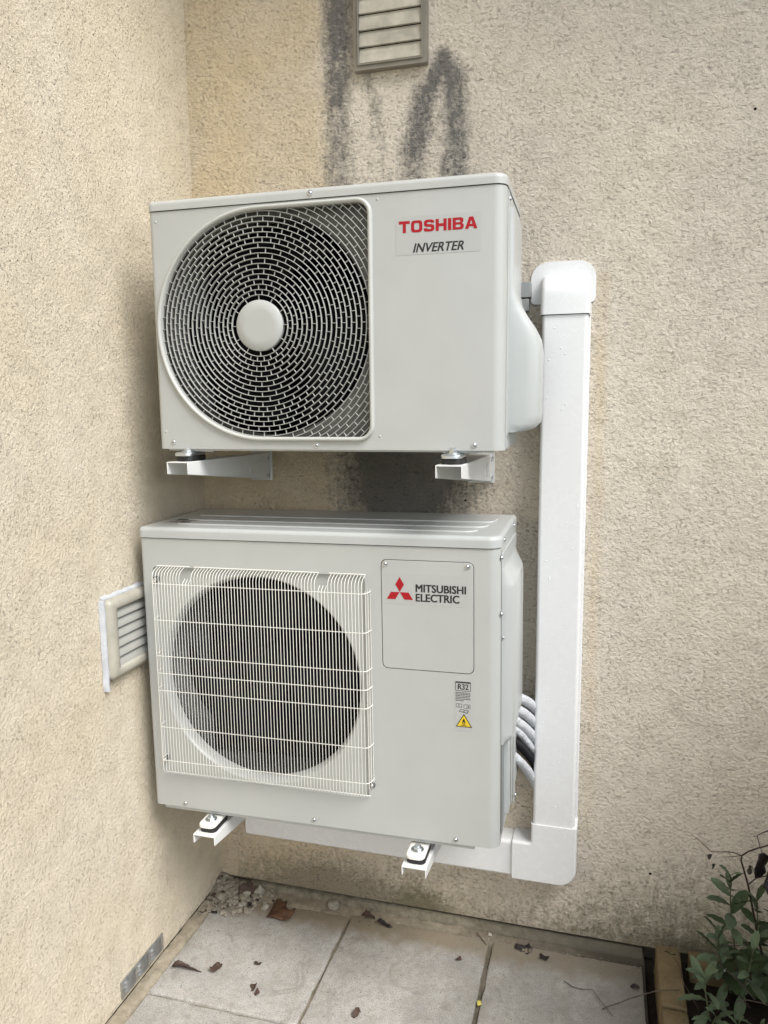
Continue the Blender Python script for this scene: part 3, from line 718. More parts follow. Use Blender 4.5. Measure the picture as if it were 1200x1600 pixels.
dia([(cx - .0004, cz - .0003), (cx - .0198, cz - .0003), (cx - .0292, cz - .0163), (cx - .0100, cz - .0163)][::-1], st)
dia([(cx + .0004, cz - .0003), (cx + .0198, cz - .0003), (cx + .0292, cz - .0163), (cx + .0100, cz - .0163)], st)
text(st, 'MITSUBISHI', .6722, .5738, .0168, .1085, M['black'], -.0015, bold=.0013)
text(st, 'ELECTRIC', .6722, .5530, .0168, .0942, M['black'], -.0015, bold=.0013)
# refrigerant label
lb = flat(U2, 'refrigerant_label', .7565, .7950, .2685, .3825, -.0004, M['sticker2'], .001)
mb = MB(); mb.prism(rrect(.7580, .7915, .3590, .3800, .0015, 3), [rrect(.7589, .7906, .3598, .3768, .001, 3)], -.0008, -.0005, XZ); mb.build('label_frame', M['black'], lb, smooth=0)
text(lb, 'R32', .7632, .3622, .0122, .0228, M['black'], -.0007, bold=.0007)
mb = MB(); rl = random.Random(3)
for k in range(6):
    x = .7582; z = .3560 - k * .0036
    while x < (.7900 if k < 5 else .772):
        w = rl.uniform(.0022, .0065); mb.box(x, min(x + w, .791), -.0007, -.0005, z - .0017, z); x += w + .0009
mb.build('small_print', M['greyprint'], lb, smooth=0)
mb = MB()
mb.prism(rrect(.7592, .7722, .3215, .3300, .0006, 2), [rrect(.7600, .7652, .3226, .3290, .0004, 2), rrect(.7662, .7714, .3226, .3290, .0004, 2)], -.0007, -.0005, XZ)
mb.prism(rrect(.7760, .7905, .3200, .3288, .0006, 2), [rrect(.7767, .7828, .3207, .3281, .0004, 2), rrect(.7837, .7898, .3207, .3281, .0004, 2)], -.0007, -.0005, XZ)
mb.box(.7855, .7880, -.0007, -.0005, .3222, .3262)
mb.prism([(.7650, .3125), (.7690, .3175), (.7870, .3160), (.7845, .3085)], [[(.7670, .3132), (.7698, .3165), (.7762, .3160), (.7752, .3118)], [(.7772, .3115), (.7778, .3158), (.7848, .3150), (.7832, .3104)]], -.0007, -.0005, XZ)
mb.build('booklet_symbol', M['greyprint'], lb, smooth=0)
mb = MB(); mb.prism([(.7582, .2772), (.7944, .2772), (.7763, .3078)], [], -.0007, -.0005, XZ); tr = mb.build('warning_triangle', M['black'], lb, smooth=0)
MB().prism([(.7613, .2792), (.7913, .2792), (.7763, .3045)], [], -.0010, -.0008, XZ).build('warning_field', M['yellow'], tr, smooth=0) if False else None
mb = MB(); mb.prism([(.7612, .2790), (.7914, .2790), (.7763, .3044)], [], -.0010, -.0008, XZ, 1)
mb.prism([(.7763, .2975), (.7738, .2925), (.7728, .2885), (.7738, .2845), (.7763, .2832), (.7788, .2845), (.7798, .2885), (.7784, .2920)], [[(.7763, .2900), (.7748, .2875), (.7752, .2852), (.7774, .2852), (.7778, .2875)]], -.0013, -.0011, XZ, 0)
mb.box(.7705, .7821, -.0013, -.0011, .2808, .2820, 0); mb.build('flame_symbol', [M['black'], M['yellow']], lb, smooth=0, weld=False)
for x, z in ((.0832, .0115), (.4207, .0130), (.7568, .0110)): screw(U2, x, z)
# faded label on the lid
lid_l = MB(); lid_l.box(.030, .098, .066, .140, H2 + .0002, H2 + .0004); ll = lid_l.build('lid_label', M['sticker2'], U2, smooth=0)
mb = MB(); rl = random.Random(5)
for row in range(2):
    for q in range(9):
        x = .034 + q * .0068; y = .072 + row * .032; mb.add([(x, y, H2 + .0007), (x + .0035, y, H2 + .0007), (x + .0035 + rl.uniform(-.006, .006), y + .022, H2 + .0007), (x + rl.uniform(-.006, .006), y + .024, H2 + .0007)], [(0, 1, 2, 3)])
    mb.add([(.034, y, H2 + .0006), (.094, y + .003, H2 + .0006), (.094, y + .007, H2 + .0006), (.034, y + .004, H2 + .0006)], [(0, 1, 2, 3)])
mb.build('faded_print', M['greyprint'], ll, smooth=0, weld=False)
# side cover
prof2 = [(0, .660), (.0035, .659), (.004, .652), (.004, .632), (.006, .624), (.024, .594), (.0265, .585), (.0268, .42), (.0265, .255), (.024, .245), (.004, .232), (0, .230)]
mb = MB(); ys = [.026, .028, .034, .042, .235, .27, .30, .302]; ss = [.0, .5, .9, 1, 1, .85, .35, 0]
mb.loft([[(W2 + .0006 + (dx * s_ if dx > .004 else min(dx, dx if s_ > 0 else 0)), y, z) for dx, z in prof2] for y, s_ in zip(ys, ss)]); mb.build('side_cover', M['ivory2'], U2, smooth=40)
mb = MB(); mb.add([(W2 + .0275, .185, .59), (W2 + .0275, .235, .585), (W2 + .0275, .235, .50), (W2 + .0275, .185, .52), (W2 + .012, .19, .525)], [(0, 1, 4), (1, 2, 4), (2, 3, 4), (3, 0, 4)]); mb.build('hand_grip', M['greyplastic'], U2, smooth=0)
mb = MB(); mb.box(W2, W2 + .012, .075, .30, .045, .229); mb.box(W2 + .0125, W2 + .015, .12, .135, .05, .228); mb.box(W2 + .0125, W2 + .015, .17, .20, .02, .225); mb.build('valve_plate', M['ivory2'], U2, bevel=.001)
mb = MB(); mb.box(W2 + .0005, W2 + .002, .03, .072, .02, .228); mb.build('nameplate', M['zincdull'], U2, bevel=.0004)
MB().box(W2 - .015, W2 + .0003, .0242, .0258, .004, .668).build('side_seam', M['gap'], U2, smooth=0)
for y, z in ((.05, .665 + .012), (.25, .677)): screw(U2, W2 + .0026, z + .008, y, (0, 0, PI / 2), .9)
for y, z in ((.018, .652), (.018, .53), (.030, .475), (.034, .245), (.185, .035)): screw(U2, W2 + (.0006 if y < .02 else .004 if y < .1 else .016), z, y, (0, 0, PI / 2), 1.0)

# ------------------------------------------------------------------ wall brackets
def bracket(x0, x1, yf, z_top_f, z_bot_f, z_top_w, z_bot_w, lab, silver, mount_y):
    r = empty('wall_bracket', (x0, 0, z_bot_w)); tag(r, lab, 'bracket', 'wall brackets carrying the units')
    w = x1 - x0; T = .0024; h = lambda z: z - z_bot_w; ztf, zbf, ztw, zbw = h(z_top_f), h(z_bot_f), h(z_top_w), 0
    kb = -.16
    for xa in (0, w - T):
        mb = MB(); mb.prism([(yf, zbf), (-.004, zbw), (-.004, ztw), (yf, ztf)], [], xa, xa + T, YZ); mb.build('side_plate', M['bracket'], r, bevel=.0008)
    mb = MB(); rings = [[(T, y, z), (w - T, y, z), (w - T, y, z - T), (T, y, z - T)] for y, z in ((yf, ztf), (-.004, ztw))]; mb.loft(rings); mb.build('top_plate', M['bracket'], r, bevel=.0006)
    # slot
    mb = MB(); cy = yf + .030; mb.prism([(w / 2 + .006 * math.cos(a), cy + .012 * math.sin(a)) for a in [2 * PI * k / 20 for k in range(20)]], [], ztf + .0003, ztf + .0010, XY); mb.build('slot', M['void'], r)
    mb = MB(); mb.box(-.006, w + .006, -.004, -.0005, zbw - .004, ztw + .004); mb.build('wall_plate', M['bracket'], r, bevel=.0008)
    for xx, s_ in ((w, 1),):
        for zz in (.012, ztw - .012):
            mb = MB(); mb.tube([(xx, -.022, zz), (xx + .0045, -.022, zz)], .006, 6); mb.build('bolt', M['zinc'], r)
    mb = MB(); y2 = -.13  # pressed stiffening groove
    mb.tube([(w, y2, .028), (w, -.06, .022)], .0018, 6); mb.tube([(w, y2, .044), (w, -.06, .056)], .0018, 6); mb.tube([(w, y2, .028), (w, y2, .044)], .0018, 6); mb.build('groove', M['bracket'], r)
    # antivibration mount
    zt = ztf + (ztw - ztf) * (mount_y - yf) / (-yf)
    mb = MB(); pillow(mb, w / 2 - .021, w / 2 + .021, mount_y - .030, mount_y + .045, zt, zt + .012, .012, .003, XY); mb.build('rubber_pad', M['rubber'], r)
    mm = M['zinc'] if silver else M['wire']
    mb = MB(); pillow(mb, w / 2 - .023, w / 2 + .020, mount_y - .034, mount_y + .045, zt + .0125, zt + .0205, .014, .004, XY); mb.build('clamp_plate', mm, r)
    mb = MB(); mb.tube([(w / 2, mount_y - .006, zt + .019), (w / 2, mount_y - .006, zt + .0225)], .0145, 18); mb.build('washer', M['zinc'], r)
    mb = MB(); mb.tube([(w / 2, mount_y - .006, zt + .022), (w / 2, mount_y - .006, zt + .029)], .0092, 6); mb.tube([(w / 2, mount_y - .006, zt + .028), (w / 2, mount_y - .006, zt + .034)], .0045, 10); mb.build('bolt', M['zinc'], r, smooth=30)
bracket(.154, .207, -.440, 1.3195, 1.2925, 1.312, 1.240, 'tapered white bracket under the left end of the upper unit', True, -.385)
bracket(.764, .819, -.440, 1.3195, 1.2935, 1.314, 1.244, 'tapered white bracket under the right end of the upper unit', True, -.385)
bracket(.169, .226, -.430, .4255, .4035, .426, .350, 'white bracket tip under the left end of the lower unit', False, -.385)
bracket(.685, .7405, -.430, .4285, .408, .430, .354, 'white bracket tip under the right end of the lower unit', False, -.385)

# ------------------------------------------------------------------ trunking
tk = empty('cable_trunking', (.99, 0, .2)); tag(tk, 'white plastic trunking running down the wall and turning left beneath the lower unit', 'trunking')
def T(mb, name, mt=None, **kw):
    o = mb.build(name, mt or M['pvc'], tk, **kw); o.location = (-.99, 0, -.2); return o
TXL, TXR = .9405, 1.0465
def duct(mb, a0, a1, c0, c1, dep, mp, r=.008, k=5):
    """cover profile across (c0..c1) with rounded front corners, swept a0..a1"""
    pr = [(c0, -.0005)] + [(c0 + r - r * math.cos(q), -dep + r - r * math.sin(q)) for q in [i * PI / 2 / k for i in range(k + 1)]] + [(c1 - r + r * math.sin(q), -dep + r - r * math.cos(q)) for q in [i * PI / 2 / k for i in range(k + 1)]] + [(c1, -.0005)]
    mb.loft([[mp(a0, c, d) for c, d in pr], [mp(a1, c, d) for c, d in pr]])
mb = MB(); duct(mb, .34, 1.672, TXL, TXR, .066, lambda a, c, d: (c, d, a), .009); T(mb, 'vertical_duct', smooth=50, wn=True)
mb = MB(); duct(mb, .345, 1.675, TXL - .0015, TXR + .005, .012, lambda a, c, d: (c, d, a), .002); T(mb, 'duct_base', smooth=50)
mb = MB(); duct(mb, .12, .90, .2035, .3035, .062, lambda a, c, d: (a, d, c), .009); T(mb, 'horizontal_duct', smooth=50, wn=True)
# elbow: L-shaped sleeve with a rounded outer corner
def elb(i):
    o = .199 + i; x0 = .8895; xr = 1.0525 - i; xl = .9365 + i; zt = .3625; zi = .3085 - i; rr_ = .046 - i; ri = .010
    pts = [(x0, o)] + [(xr - rr_ + rr_ * math.cos(a), o + rr_ + rr_ * math.sin(a)) for a in [-PI / 2 + k * PI / 16 for k in range(9)]] + [(xr, zt), (xl, zt)]
    pts += [(xl - ri * 1.0 + ri * math.cos(a), zi + ri + ri * math.sin(a)) for a in [-k * PI / 12 for k in range(7)]] + [(x0, zi)]
    return pts
mb = MB(); mb.loft([[(u, d, v) for u, v in elb(i)] for i, d in ((0, -.001), (0, -.0605), (.0008, -.0650), (.003, -.0680), (.0065, -.0697))]); T(mb, 'elbow', smooth=50, wn=True)
# wall entry cap
mb = MB(); pl_ = [(.908, 1.676)]
capo = rrect(.9075, 1.0610, 1.6765, 1.7755, [.012, .012, .042, .042], 8)
mb.loft([[(u, -.0004, v) for u, v in capo], [(u, -.004, v) for u, v in capo], [(u + (.984 - u) * .012, -.0055, v + (1.726 - v) * .012) for u, v in capo]]); T(mb, 'cap_flange', smooth=50)
rings = []; cl, cr = .9365, 1.0505
for i in range(15):
    q = i / 14
    if q < .35: z = 1.6455 + q / .35 * .045; dep = .0705
    else:
        a = (q - .35) / .65 * PI / 2; z = 1.6905 + .050 * math.sin(a); dep = .010 + .0605 * math.cos(a) ** .8 if a < PI / 2 - .01 else .004
    rr_ = .010 + .006 * q; n = 5; nar = .004 * max(0, q - .3)
    a0, a1 = cl + nar, cr - nar; dd = max(dep, .0045)
    rr_ = min(rr_, dd * .9)
    pr = [(a0, -.003)] + [(a0 + rr_ - rr_ * math.cos(w), -dd + rr_ - rr_ * math.sin(w)) for w in [j * PI / 2 / n for j in range(n + 1)]] + [(a1 - rr_ + rr_ * math.sin(w), -dd + rr_ - rr_ * math.cos(w)) for w in [j * PI / 2 / n for j in range(n + 1)]] + [(a1, -.003)]
    rings.append([(c_, d_, z) for c_, d_ in pr])
mb = MB(); mb.loft(rings); T(mb, 'end_cap', smooth=60)
for z, x0, x1 in ((1.6445, .9405, 1.0468),):
    mb = MB(); mb.box(x0 - .0005, x1 + .0002, -.0668, -.01, z - .0006, z + .0008); T(mb, 'cap_seam', M['gap'], smooth=0)
# raindrops
mb = MB(); rd = random.Random(11)
for k in range(70):
    x = rd.uniform(TXL + .015, TXR - .012); z = rd.uniform(.38, 1.62); r = rd.choice((.0008, .0011, .0016))
    mb.loft([[(x + r * c * math.cos(a), -.066 - d * r, z + r * 1.15 * c * math.sin(a)) for a in [q * PI / 4 for q in range(8)]] for c, d in ((1, 0), (.85, .35), (.45, .6))])
wm = mat('raindrop', (.80, .81, .83), .04)
o = T(mb, 'raindrops', wm, smooth=80); o['kind'] = 'stuff'

# ------------------------------------------------------------------ pipes and cables between unit and trunking
def pipe(pts, r, m, lab, name='insulated_pipe', cat='pipe', grp='pipes between the lower unit and the trunking', corr=False):
    P = [Vector(p) for p in pts]; out = []
    for i in range(len(P) - 1):          # Catmull-Rom
        p0, p1, p2, p3 = P[max(i - 1, 0)], P[i], P[i + 1], P[min(i + 2, len(P) - 1)]
        for k in range(8 if not corr else 30):
            u = k / (8 if not corr else 30); out.append(.5 * ((2 * p1) + (-p0 + p2) * u + (2 * p0 - 5 * p1 + 4 * p2 - p3) * u * u + (-p0 + 3 * p1 - 3 * p2 + p3) * u ** 3))
    out.append(P[-1]); c = out[0].copy()
    rr_ = [r * (1 + (.09 if (i % 2) else -.09)) if corr else r * (1 + .05 * noise.noise(tuple(q * 60))) for i, q in enumerate(out)]
    mb = MB(); mb.tube([q - c for q in out], rr_, 14)
    tag(mb.build(name, m, None, smooth=70, loc=c), lab, cat, grp)
pipe([(.868, -.15, 0.764), (.903, -.118, 0.722), (.923, -.080, 0.697), (.9415, -.042, 0.663), (.955, -.030, 0.623)], 0.0125, M['insul'], 'topmost white insulated pipe entering the trunking beside the lower unit')
pipe([(.868, -.15, 0.732), (.903, -.118, 0.690), (.923, -.080, 0.660), (.9415, -.042, 0.622), (.955, -.030, 0.582)], 0.0125, M['insul'], 'second white insulated pipe from the top beside the lower unit')
pipe([(.868, -.15, 0.699), (.903, -.118, 0.657), (.923, -.080, 0.623), (.9415, -.042, 0.582), (.955, -.030, 0.542)], 0.0125, M['insul'], 'third white insulated pipe from the top beside the lower unit')
pipe([(.868, -.15, 0.670), (.903, -.118, 0.633), (.923, -.080, 0.591), (.9415, -.042, 0.545), (.955, -.030, 0.505)], 0.0095, M['insul'], 'thin white insulated pipe lying directly on the black sleeve')
pipe([(.868, -.15, 0.643), (.903, -.118, 0.601), (.923, -.080, 0.561), (.9415, -.042, 0.513), (.955, -.030, 0.473)], 0.0100, M['corr'], 'black corrugated sleeve among the white pipes', 'black_sleeve', 'cable sleeve', corr=True)
pipe([(.868, -.15, 0.606), (.903, -.118, 0.560), (.923, -.080, 0.518), (.9415, -.042, 0.466), (.955, -.030, 0.426)], 0.0115, M['insul'], 'lowest white insulated pipe, below the black sleeve')
cl_ = empty('pipe_clip', (.885, 0, 1.69)); tag(cl_, 'grey plastic clip on the wall between upper unit and trunking cap', 'clip')
mb = MB(); mb.box(.0, .026, -.03, -.001, .002, .038); mb.build('clip_body', M['greyplastic'], cl_, bevel=.001)
mb = MB(); mb.box(.0, .021, -.03, -.001, -.030, -.0015); mb.build('clip_foot', M['greyplastic'], cl_, bevel=.001)

# ------------------------------------------------------------------ vents
vt = empty('louvre_vent', (.471, 0, 2.2525)); tag(vt, 'beige louvred vent grille high on the back wall, soot around it', 'vent')
fm = painted('aged beige plastic', (.24, .22, .18), .5, .25); sl = painted('weathered ivory slat', (.56, .525, .44), .5, .38, scale=18)
VW, VH = .184, .252
mb = MB(); mb.prism(rrect(0, VW, 0, VH, .002, 2), [rrect(.013, VW - .013, .014, VH - .014, .001, 2)], -.020, -.0008, XZ); mb.build('frame', fm, vt, bevel=.0015)
mb = MB(); mb.prism(rrect(.010, VW - .010, .011, VH - .011, .002, 2), [rrect(.0135, VW - .0135, .0145, VH - .0145, .001, 2)], -.0235, -.0201, XZ); mb.build('frame_lip', fm, vt, bevel=.001)
MB().box(.013, VW - .013, -.004, -.001, .014, VH - .014).build('backing', M['void'], vt, smooth=0)
for k in range(6):
    z = .015 + k * .0375; mb = MB()
    prf = [(-.0120, z + .0022), (-.0185, z + .0026), (-.0175, z + .015), (-.0118, z + .0375), (-.0100, z + .0375), (-.0115, z + .020), (-.0120, z + .008)]
    prf = [(y, min(zz, VH - .0145)) for y, zz in prf]
    mb.loft([[(x, y, zz) for y, zz in prf] for x in (.0135, .06, .12, VW - .0135)]); mb.build('slat', sl, vt, smooth=60)
# on the left wall
v2 = empty('louvre_vent', (0, -.494, .815)); tag(v2, 'old cream louvred vent in the left wall, half hidden behind the lower unit', 'vent')
fm2 = painted('old cream plastic', (.47, .445, .375), .5, .28, scale=14)
YW, YH = .215, .192
def mpv(u, v, d): return (d, u, v)
mb = MB(); oo = rrect(0, YW, 0, YH, .012, 4); ih = rrect(.030, YW - .030, .026, YH - .026, .004, 3)
mb.loft([[mpv(u, v, d) for u, v in q] for q, d in [(inset_rr(0, YW, 0, YH, .014, i_, 6), d_) for i_, d_ in ((0, .001), (0, .008), (.0015, .014), (.005, .0195), (.010, .0225), (.016, .0235), (.022, .0230))] + [(rrect(.029, YW - .029, .025, YH - .025, .006, 6), .0215), (rrect(.031, YW - .031, .027, YH - .027, .005, 6), .018), (rrect(.031, YW - .031, .027, YH - .027, .005, 6), .003)]], False, False); mb.build('frame', fm2, v2, smooth=50)
MB().box(.001, .0035, .030, YW - .030, .026, YH - .026).build('backing', M['greyprint'], v2, smooth=0)
for k in range(6):
    z = .0265 + k * .0232; mb = MB()
    prf = [(.0165, z), (.0150, z + .009), (.006, z + .0222), (.0042, z + .0215), (.0120, z + .009), (.0140, z)]
    mb.loft([[(x, y, zz) for x, zz in prf] for y in (.0305, .10, YW - .0305)]); mb.build('slat', painted('grey slat', (.40, .40, .37), .55, .2) if k == 0 else bpy.data.materials['grey slat'], v2, smooth=60)
mb = MB(); rngs = []; rd = random.Random(4)
path = [(-.004 - .0012 * math.sin(q * 2.1), YH - q / 14 * (YH + .022)) for q in range(15)]
for y, z in path:
    w = .0060 + .002 * noise.noise((z * 40, 1, 0)); rngs.append([(.0008, y - w, z), (.007, y - w * .7, z), (.0125, y, z), (.010, y + w, z), (.0008, y + w, z)])
mb.loft(rngs)
rngs = []
for q in range(12):
    y = -.004 + q * .0165; z = YH + .002 + .001 * math.sin(q * 1.7); w = .006 + .002 * math.sin(q * 2.3); rngs.append([(.0008, y, z + w), (.006, y, z + w * .7), (.010, y, z), (.007, y, z - w), (.0008, y, z - w)])
mb.loft(rngs)
sm = painted('silicone sealant', (.56, .58, .61), .4, .25, scale=30); mb.build('sealant', sm, v2, smooth=80)
# galvanised air brick cover at the foot of the left wall
v3 = empty('floor_vent', (0, -.514, .015)); tag(v3, 'small galvanised metal vent plate with nine louvres low on the left wall', 'vent')
gm = mat('spangled zinc sheet', (.38, .41, .43), .38, 1); t = NT(gm); vn = t.vor(t.coord(), 90); t.l(t.mix(t.ramp(vn.outputs['Color'], [(0., 0.), (1., 1.)]), (.45, .48, .50), (.72, .74, .76)), t.b.inputs['Base Color']); t.bump(t.noise(t.coord(), 60, 3).outputs[0], .2, .001)
mb = MB(); mb.prism(rrect(0, .185, 0, .047, .001, 2), [], .002, .0035, mpv); mb.build('plate', gm, v3, bevel=.0004)
for a in range(3):
    for k in range(3):
        y0 = .012 + a * .057; z0 = .008 + k * .0115; mb = MB(); rr_ = []
        for q in range(9):
            u = q / 8; bul = math.sin(u * PI) ** .35 if 0 < u < 1 else 0
            rr_.append([(.0035, y0 + u * .047, z0 + .0088), (.0035 + .0050 * bul, y0 + u * .047, z0 + .0055), (.0035 + .0062 * bul, y0 + u * .047, z0 + .0015), (.0035, y0 + u * .047, z0 + .0010)])
        mb.loft(rr_, closed=True); mb.build('louvre', gm, v3, smooth=60)

# ------------------------------------------------------------------ planter: bricks, soil, plants
bed = MB(); us = np.arange(1.30, 3.3, .03); vs_ = np.arange(-2.6, -.02, .03); nu = len(us)
bed.add([(u, v, .030 + .012 * noise.noise((u * 12, v * 12, 0)) + .006 * noise.noise((u * 45, v * 45, 2))) for v in vs_ for u in us], [(j * nu + i, j * nu + i + 1, (j + 1) * nu + i + 1, (j + 1) * nu + i) for j in range(len(vs_) - 1) for i in range(nu - 1)])
tag(bed.build('flower_bed', M['soil'], smooth=80), kind='structure')
sg_ = MB(); sg_.box(1.2335, 1.2528, -5, .0215, -.049, -.024); tag(sg_.build('soil_gap', M['soil'], smooth=0), kind='structure')
be = empty('brick_edging', (1.253, 0, -.04)); tag(be, 'low edging of yellow bricks around the flower bed at the right', 'edging')
def brick_mesh(w, l, h, seed):
    mb = MB(); pillow(mb, 0, w, 0, l, 0, h, .004, .004, XY, n=2, k=2)
    mb.v = [(x + .0018 * noise.noise((x * 40 + seed, y * 40, z * 40)), y + .0018 * noise.noise((x * 40, y * 40 + seed, z * 40)), z + .0016 * noise.noise((x * 30, y * 30, z * 30 + seed))) for x, y, z in mb.v]
    return mb
y = -.052
bm_ = None
for k in range(12):
    if k < 3: o = brick_mesh(.057, .205, .112, k * 7.1).build('brick', M['brick'], be, smooth=50); ms = [o.data] + ([] if k == 0 else ms)
    else: o = link('brick', ms[k % 3], be)
    o.location = (0, y - .205, .0); y -= .205 + .009
    o.rotation_euler = (0, 0, random.uniform(-.008, .008))
for k in range(8):
    o = link('brick', ms[k % 3], be, (.078 + k * .213 + .205, -.108, 0), (0, 0, PI / 2 + random.uniform(-.01, .01)))
mb = MB(); mb.box(.002, .055, -2.6, -.052, .0, .098); mb.build('mortar_joint', M['mortar'], be, smooth=0)

def leaf_mesh(name, L, Wd, fold=.3, droop=.25, m=None, nl=8, tipsharp=1.0):
    vs = []; fs = []; nw = 4
    for i in range(nl + 1):
        u = i / nl; w = max(.0008, Wd / 2 * (math.sqrt(max(0, 1 - ((u - .52) / .49) ** 2)) if u > .52 else (u / .52) ** .62 * (1.15 - .15 * u / .52)))
        for j in range(-nw // 2, nw // 2 + 1):
            q = j / (nw / 2); x = q * w
            zz = abs(q) * w * fold - droop * L * u * u + .0012 * math.sin(u * 22 + q * 3)
            vs.append((x, u * L, zz))
    nn = nw + 1
    for i in range(nl):
        for j in range(nw): fs.append((i * nn + j, i * nn + j + 1, (i + 1) * nn + j + 1, (i + 1) * nn + j))
    me = bpy.data.meshes.new(name); me.from_pydata(vs, [], fs); me.materials.append(m)
    me.polygons.foreach_set('use_smooth', [True] * len(me.polygons)); return me
LM = [leaf_mesh('leaf', .060, .026, .3, .18, M['sage']), leaf_mesh('leaf', .050, .020, .35, .3, M['sage']), leaf_mesh('leaf', .066, .028, .25, .1, M['sagedark']), leaf_mesh('leaf', .040, .015, .5, .2, M['sage']), leaf_mesh('leaf', .072, .020, .4, .35, M['sage'])]
def aim(o, p, d, roll=0, s=1):
    """leaf at p growing along d (its +y), face up turned by roll"""
    d = Vector(d).normalized(); q = d.to_track_quat('Y', 'Z'); o.rotation_mode = 'QUATERNION'
    from mathutils import Quaternion
    o.rotation_quaternion = q @ Quaternion((0, 1, 0), roll); o.location = p; o.scale = (s, s, s)
rp = random.Random(21)
def sage(base, stems, lab, grp='sage plants in the flower bed', meshes=(0, 1, 2, 2)):
    """stems: list of polylines (world) with leaf pairs along the upper part"""
    root = empty('sage_plant', base); tag(root, lab, 'plant', grp); bv = Vector(base)
    for pts, nl, sc in stems:
        P = [Vector(p) - bv for p in pts]
        mb = MB(); mb.tube(P, [.0028 - .0016 * i / (len(P) - 1) for i in range(len(P))], 6); mb.build('stem', M['stem'], root, smooth=70)
        tot = len(P) - 1
        for k in range(nl):
            u = .22 + .78 * k / max(nl - 1, 1); f = u * tot; i = min(int(f), tot - 1); p = P[i].lerp(P[i + 1], f - i); d = (P[i + 1] - P[i]).normalized()
            sz = sc * (1.15 - .55 * u)
            for sgn in (0, 1):
                a = k * 2.2 + sgn * PI + rp.uniform(-.35, .35)
                o1 = d.orthogonal().normalized(); o2 = d.cross(o1); side = o1 * math.cos(a) + o2 * math.sin(a)
                if side.y > .3 and bv.y + p.y > -.09: side.y *= -1
                dr = side * (1.0 - .45 * u) + d * (.15 + .8 * u) + Vector((0, -.2, -.45 * (1 - u)))
                o = link('leaf', LM[rp.choice(meshes)], root); aim(o, p, dr, rp.uniform(-.6, .6), sz * rp.uniform(1.0, 1.35))
sage((1.43, -.13, .035), [
    ([(1.43, -.13, .035), (1.425, -.13, .14), (1.41, -.135, .24), (1.405, -.14, .30), (1.402, -.145, .345)], 9, 1.0),
    ([(1.44, -.12, .035), (1.46, -.13, .12), (1.47, -.14, .20), (1.462, -.14, .29)], 8, .95),
    ([(1.42, -.13, .035), (1.40, -.15, .09), (1.385, -.16, .15), (1.38, -.165, .21)], 9, 1.0),
    ([(1.45, -.11, .035), (1.50, -.12, .13), (1.52, -.13, .22), (1.525, -.13, .30)], 7, 1.0),
    ([(1.44, -.14, .035), (1.44, -.18, .09), (1.445, -.19, .15), (1.45, -.195, .20)], 7, .95)], 'tall grey green sage plant against the wall at the right edge')
sage((1.36, -.24, .04), [
    ([(1.36, -.24, .04), (1.352, -.245, .085), (1.345, -.25, .125), (1.343, -.25, .150)], 5, 1.0),
    ([(1.365, -.25, .04), (1.36, -.28, .07), (1.362, -.30, .10)], 3, .9)], 'small pale sage sprig right behind the brick edging', meshes=(0, 4, 1))
sage((1.42, -.30, .04), [
    ([(1.42, -.30, .04), (1.41, -.31, .08), (1.405, -.32, .11)], 4, .8), ([(1.43, -.29, .04), (1.45, -.29, .08), (1.46, -.30, .10)], 4, .75)], 'lowest pale sage sprig, at the bottom edge of the photo', meshes=(3, 4, 1))
sage((1.60, -.22, .035), [
    ([(1.60, -.22, .035), (1.61, -.23, .16), (1.62, -.24, .26), (1.60, -.25, .34)], 8, 1.05), ([(1.62, -.20, .035), (1.66, -.2, .15), (1.68, -.2, .28)], 8, 1.0), ([(1.58, -.22, .035), (1.55, -.26, .1), (1.54, -.29, .16)], 6, 1)], 'sage plant partly outside the right edge behind the tall one')
# unseen evergreen shrub, added right of the view to shade the lower corner
sh = empty('evergreen_shrub', (1.90, -.66, .03)); tag(sh, 'dense dark evergreen shrub in the flower bed beyond the right edge', 'shrub')
rs = random.Random(77); mb = MB()
for k in range(5):
    a = k * 1.3; mb.tube([(0, 0, 0), (.06 * math.cos(a), .06 * math.sin(a), .25), (.18 * math.cos(a), .2 * math.sin(a), .7), (.22 * math.cos(a), .26 * math.sin(a), 1.05)], [.014, .011, .007, .003], 6)
mb.build('trunk', M['twig'], sh, smooth=60)
mb = MB()
for k in range(11000):
    d = Vector((rs.gauss(0, 1), rs.gauss(0, 1), rs.gauss(0, 1))).normalized(); q = rs.random() ** .35 * (1 + .28 * noise.noise(d * 2.2)); c = Vector((d.x * .40 * q, d.y * .50 * q, .74 + d.z * .68 * q))
    u = Vector((rs.gauss(0, 1), rs.gauss(0, 1), rs.gauss(0, 1))).normalized(); w = u.orthogonal().normalized(); L = rs.uniform(.022, .040); f_ = u.cross(w) * L * .10
    mb.add([c, c + u * L * .3 + w * L * .22 + f_, c + u * L * .7 + w * L * .20 + f_, c + u * L, c + u * L * .7 - w * L * .20 + f_, c + u * L * .3 - w * L * .22 + f_], [(0, 1, 2, 3), (0, 3, 4, 5)])
tag(mb.build('crown', M['sagedark'], sh, smooth=0, weld=False), kind='stuff')
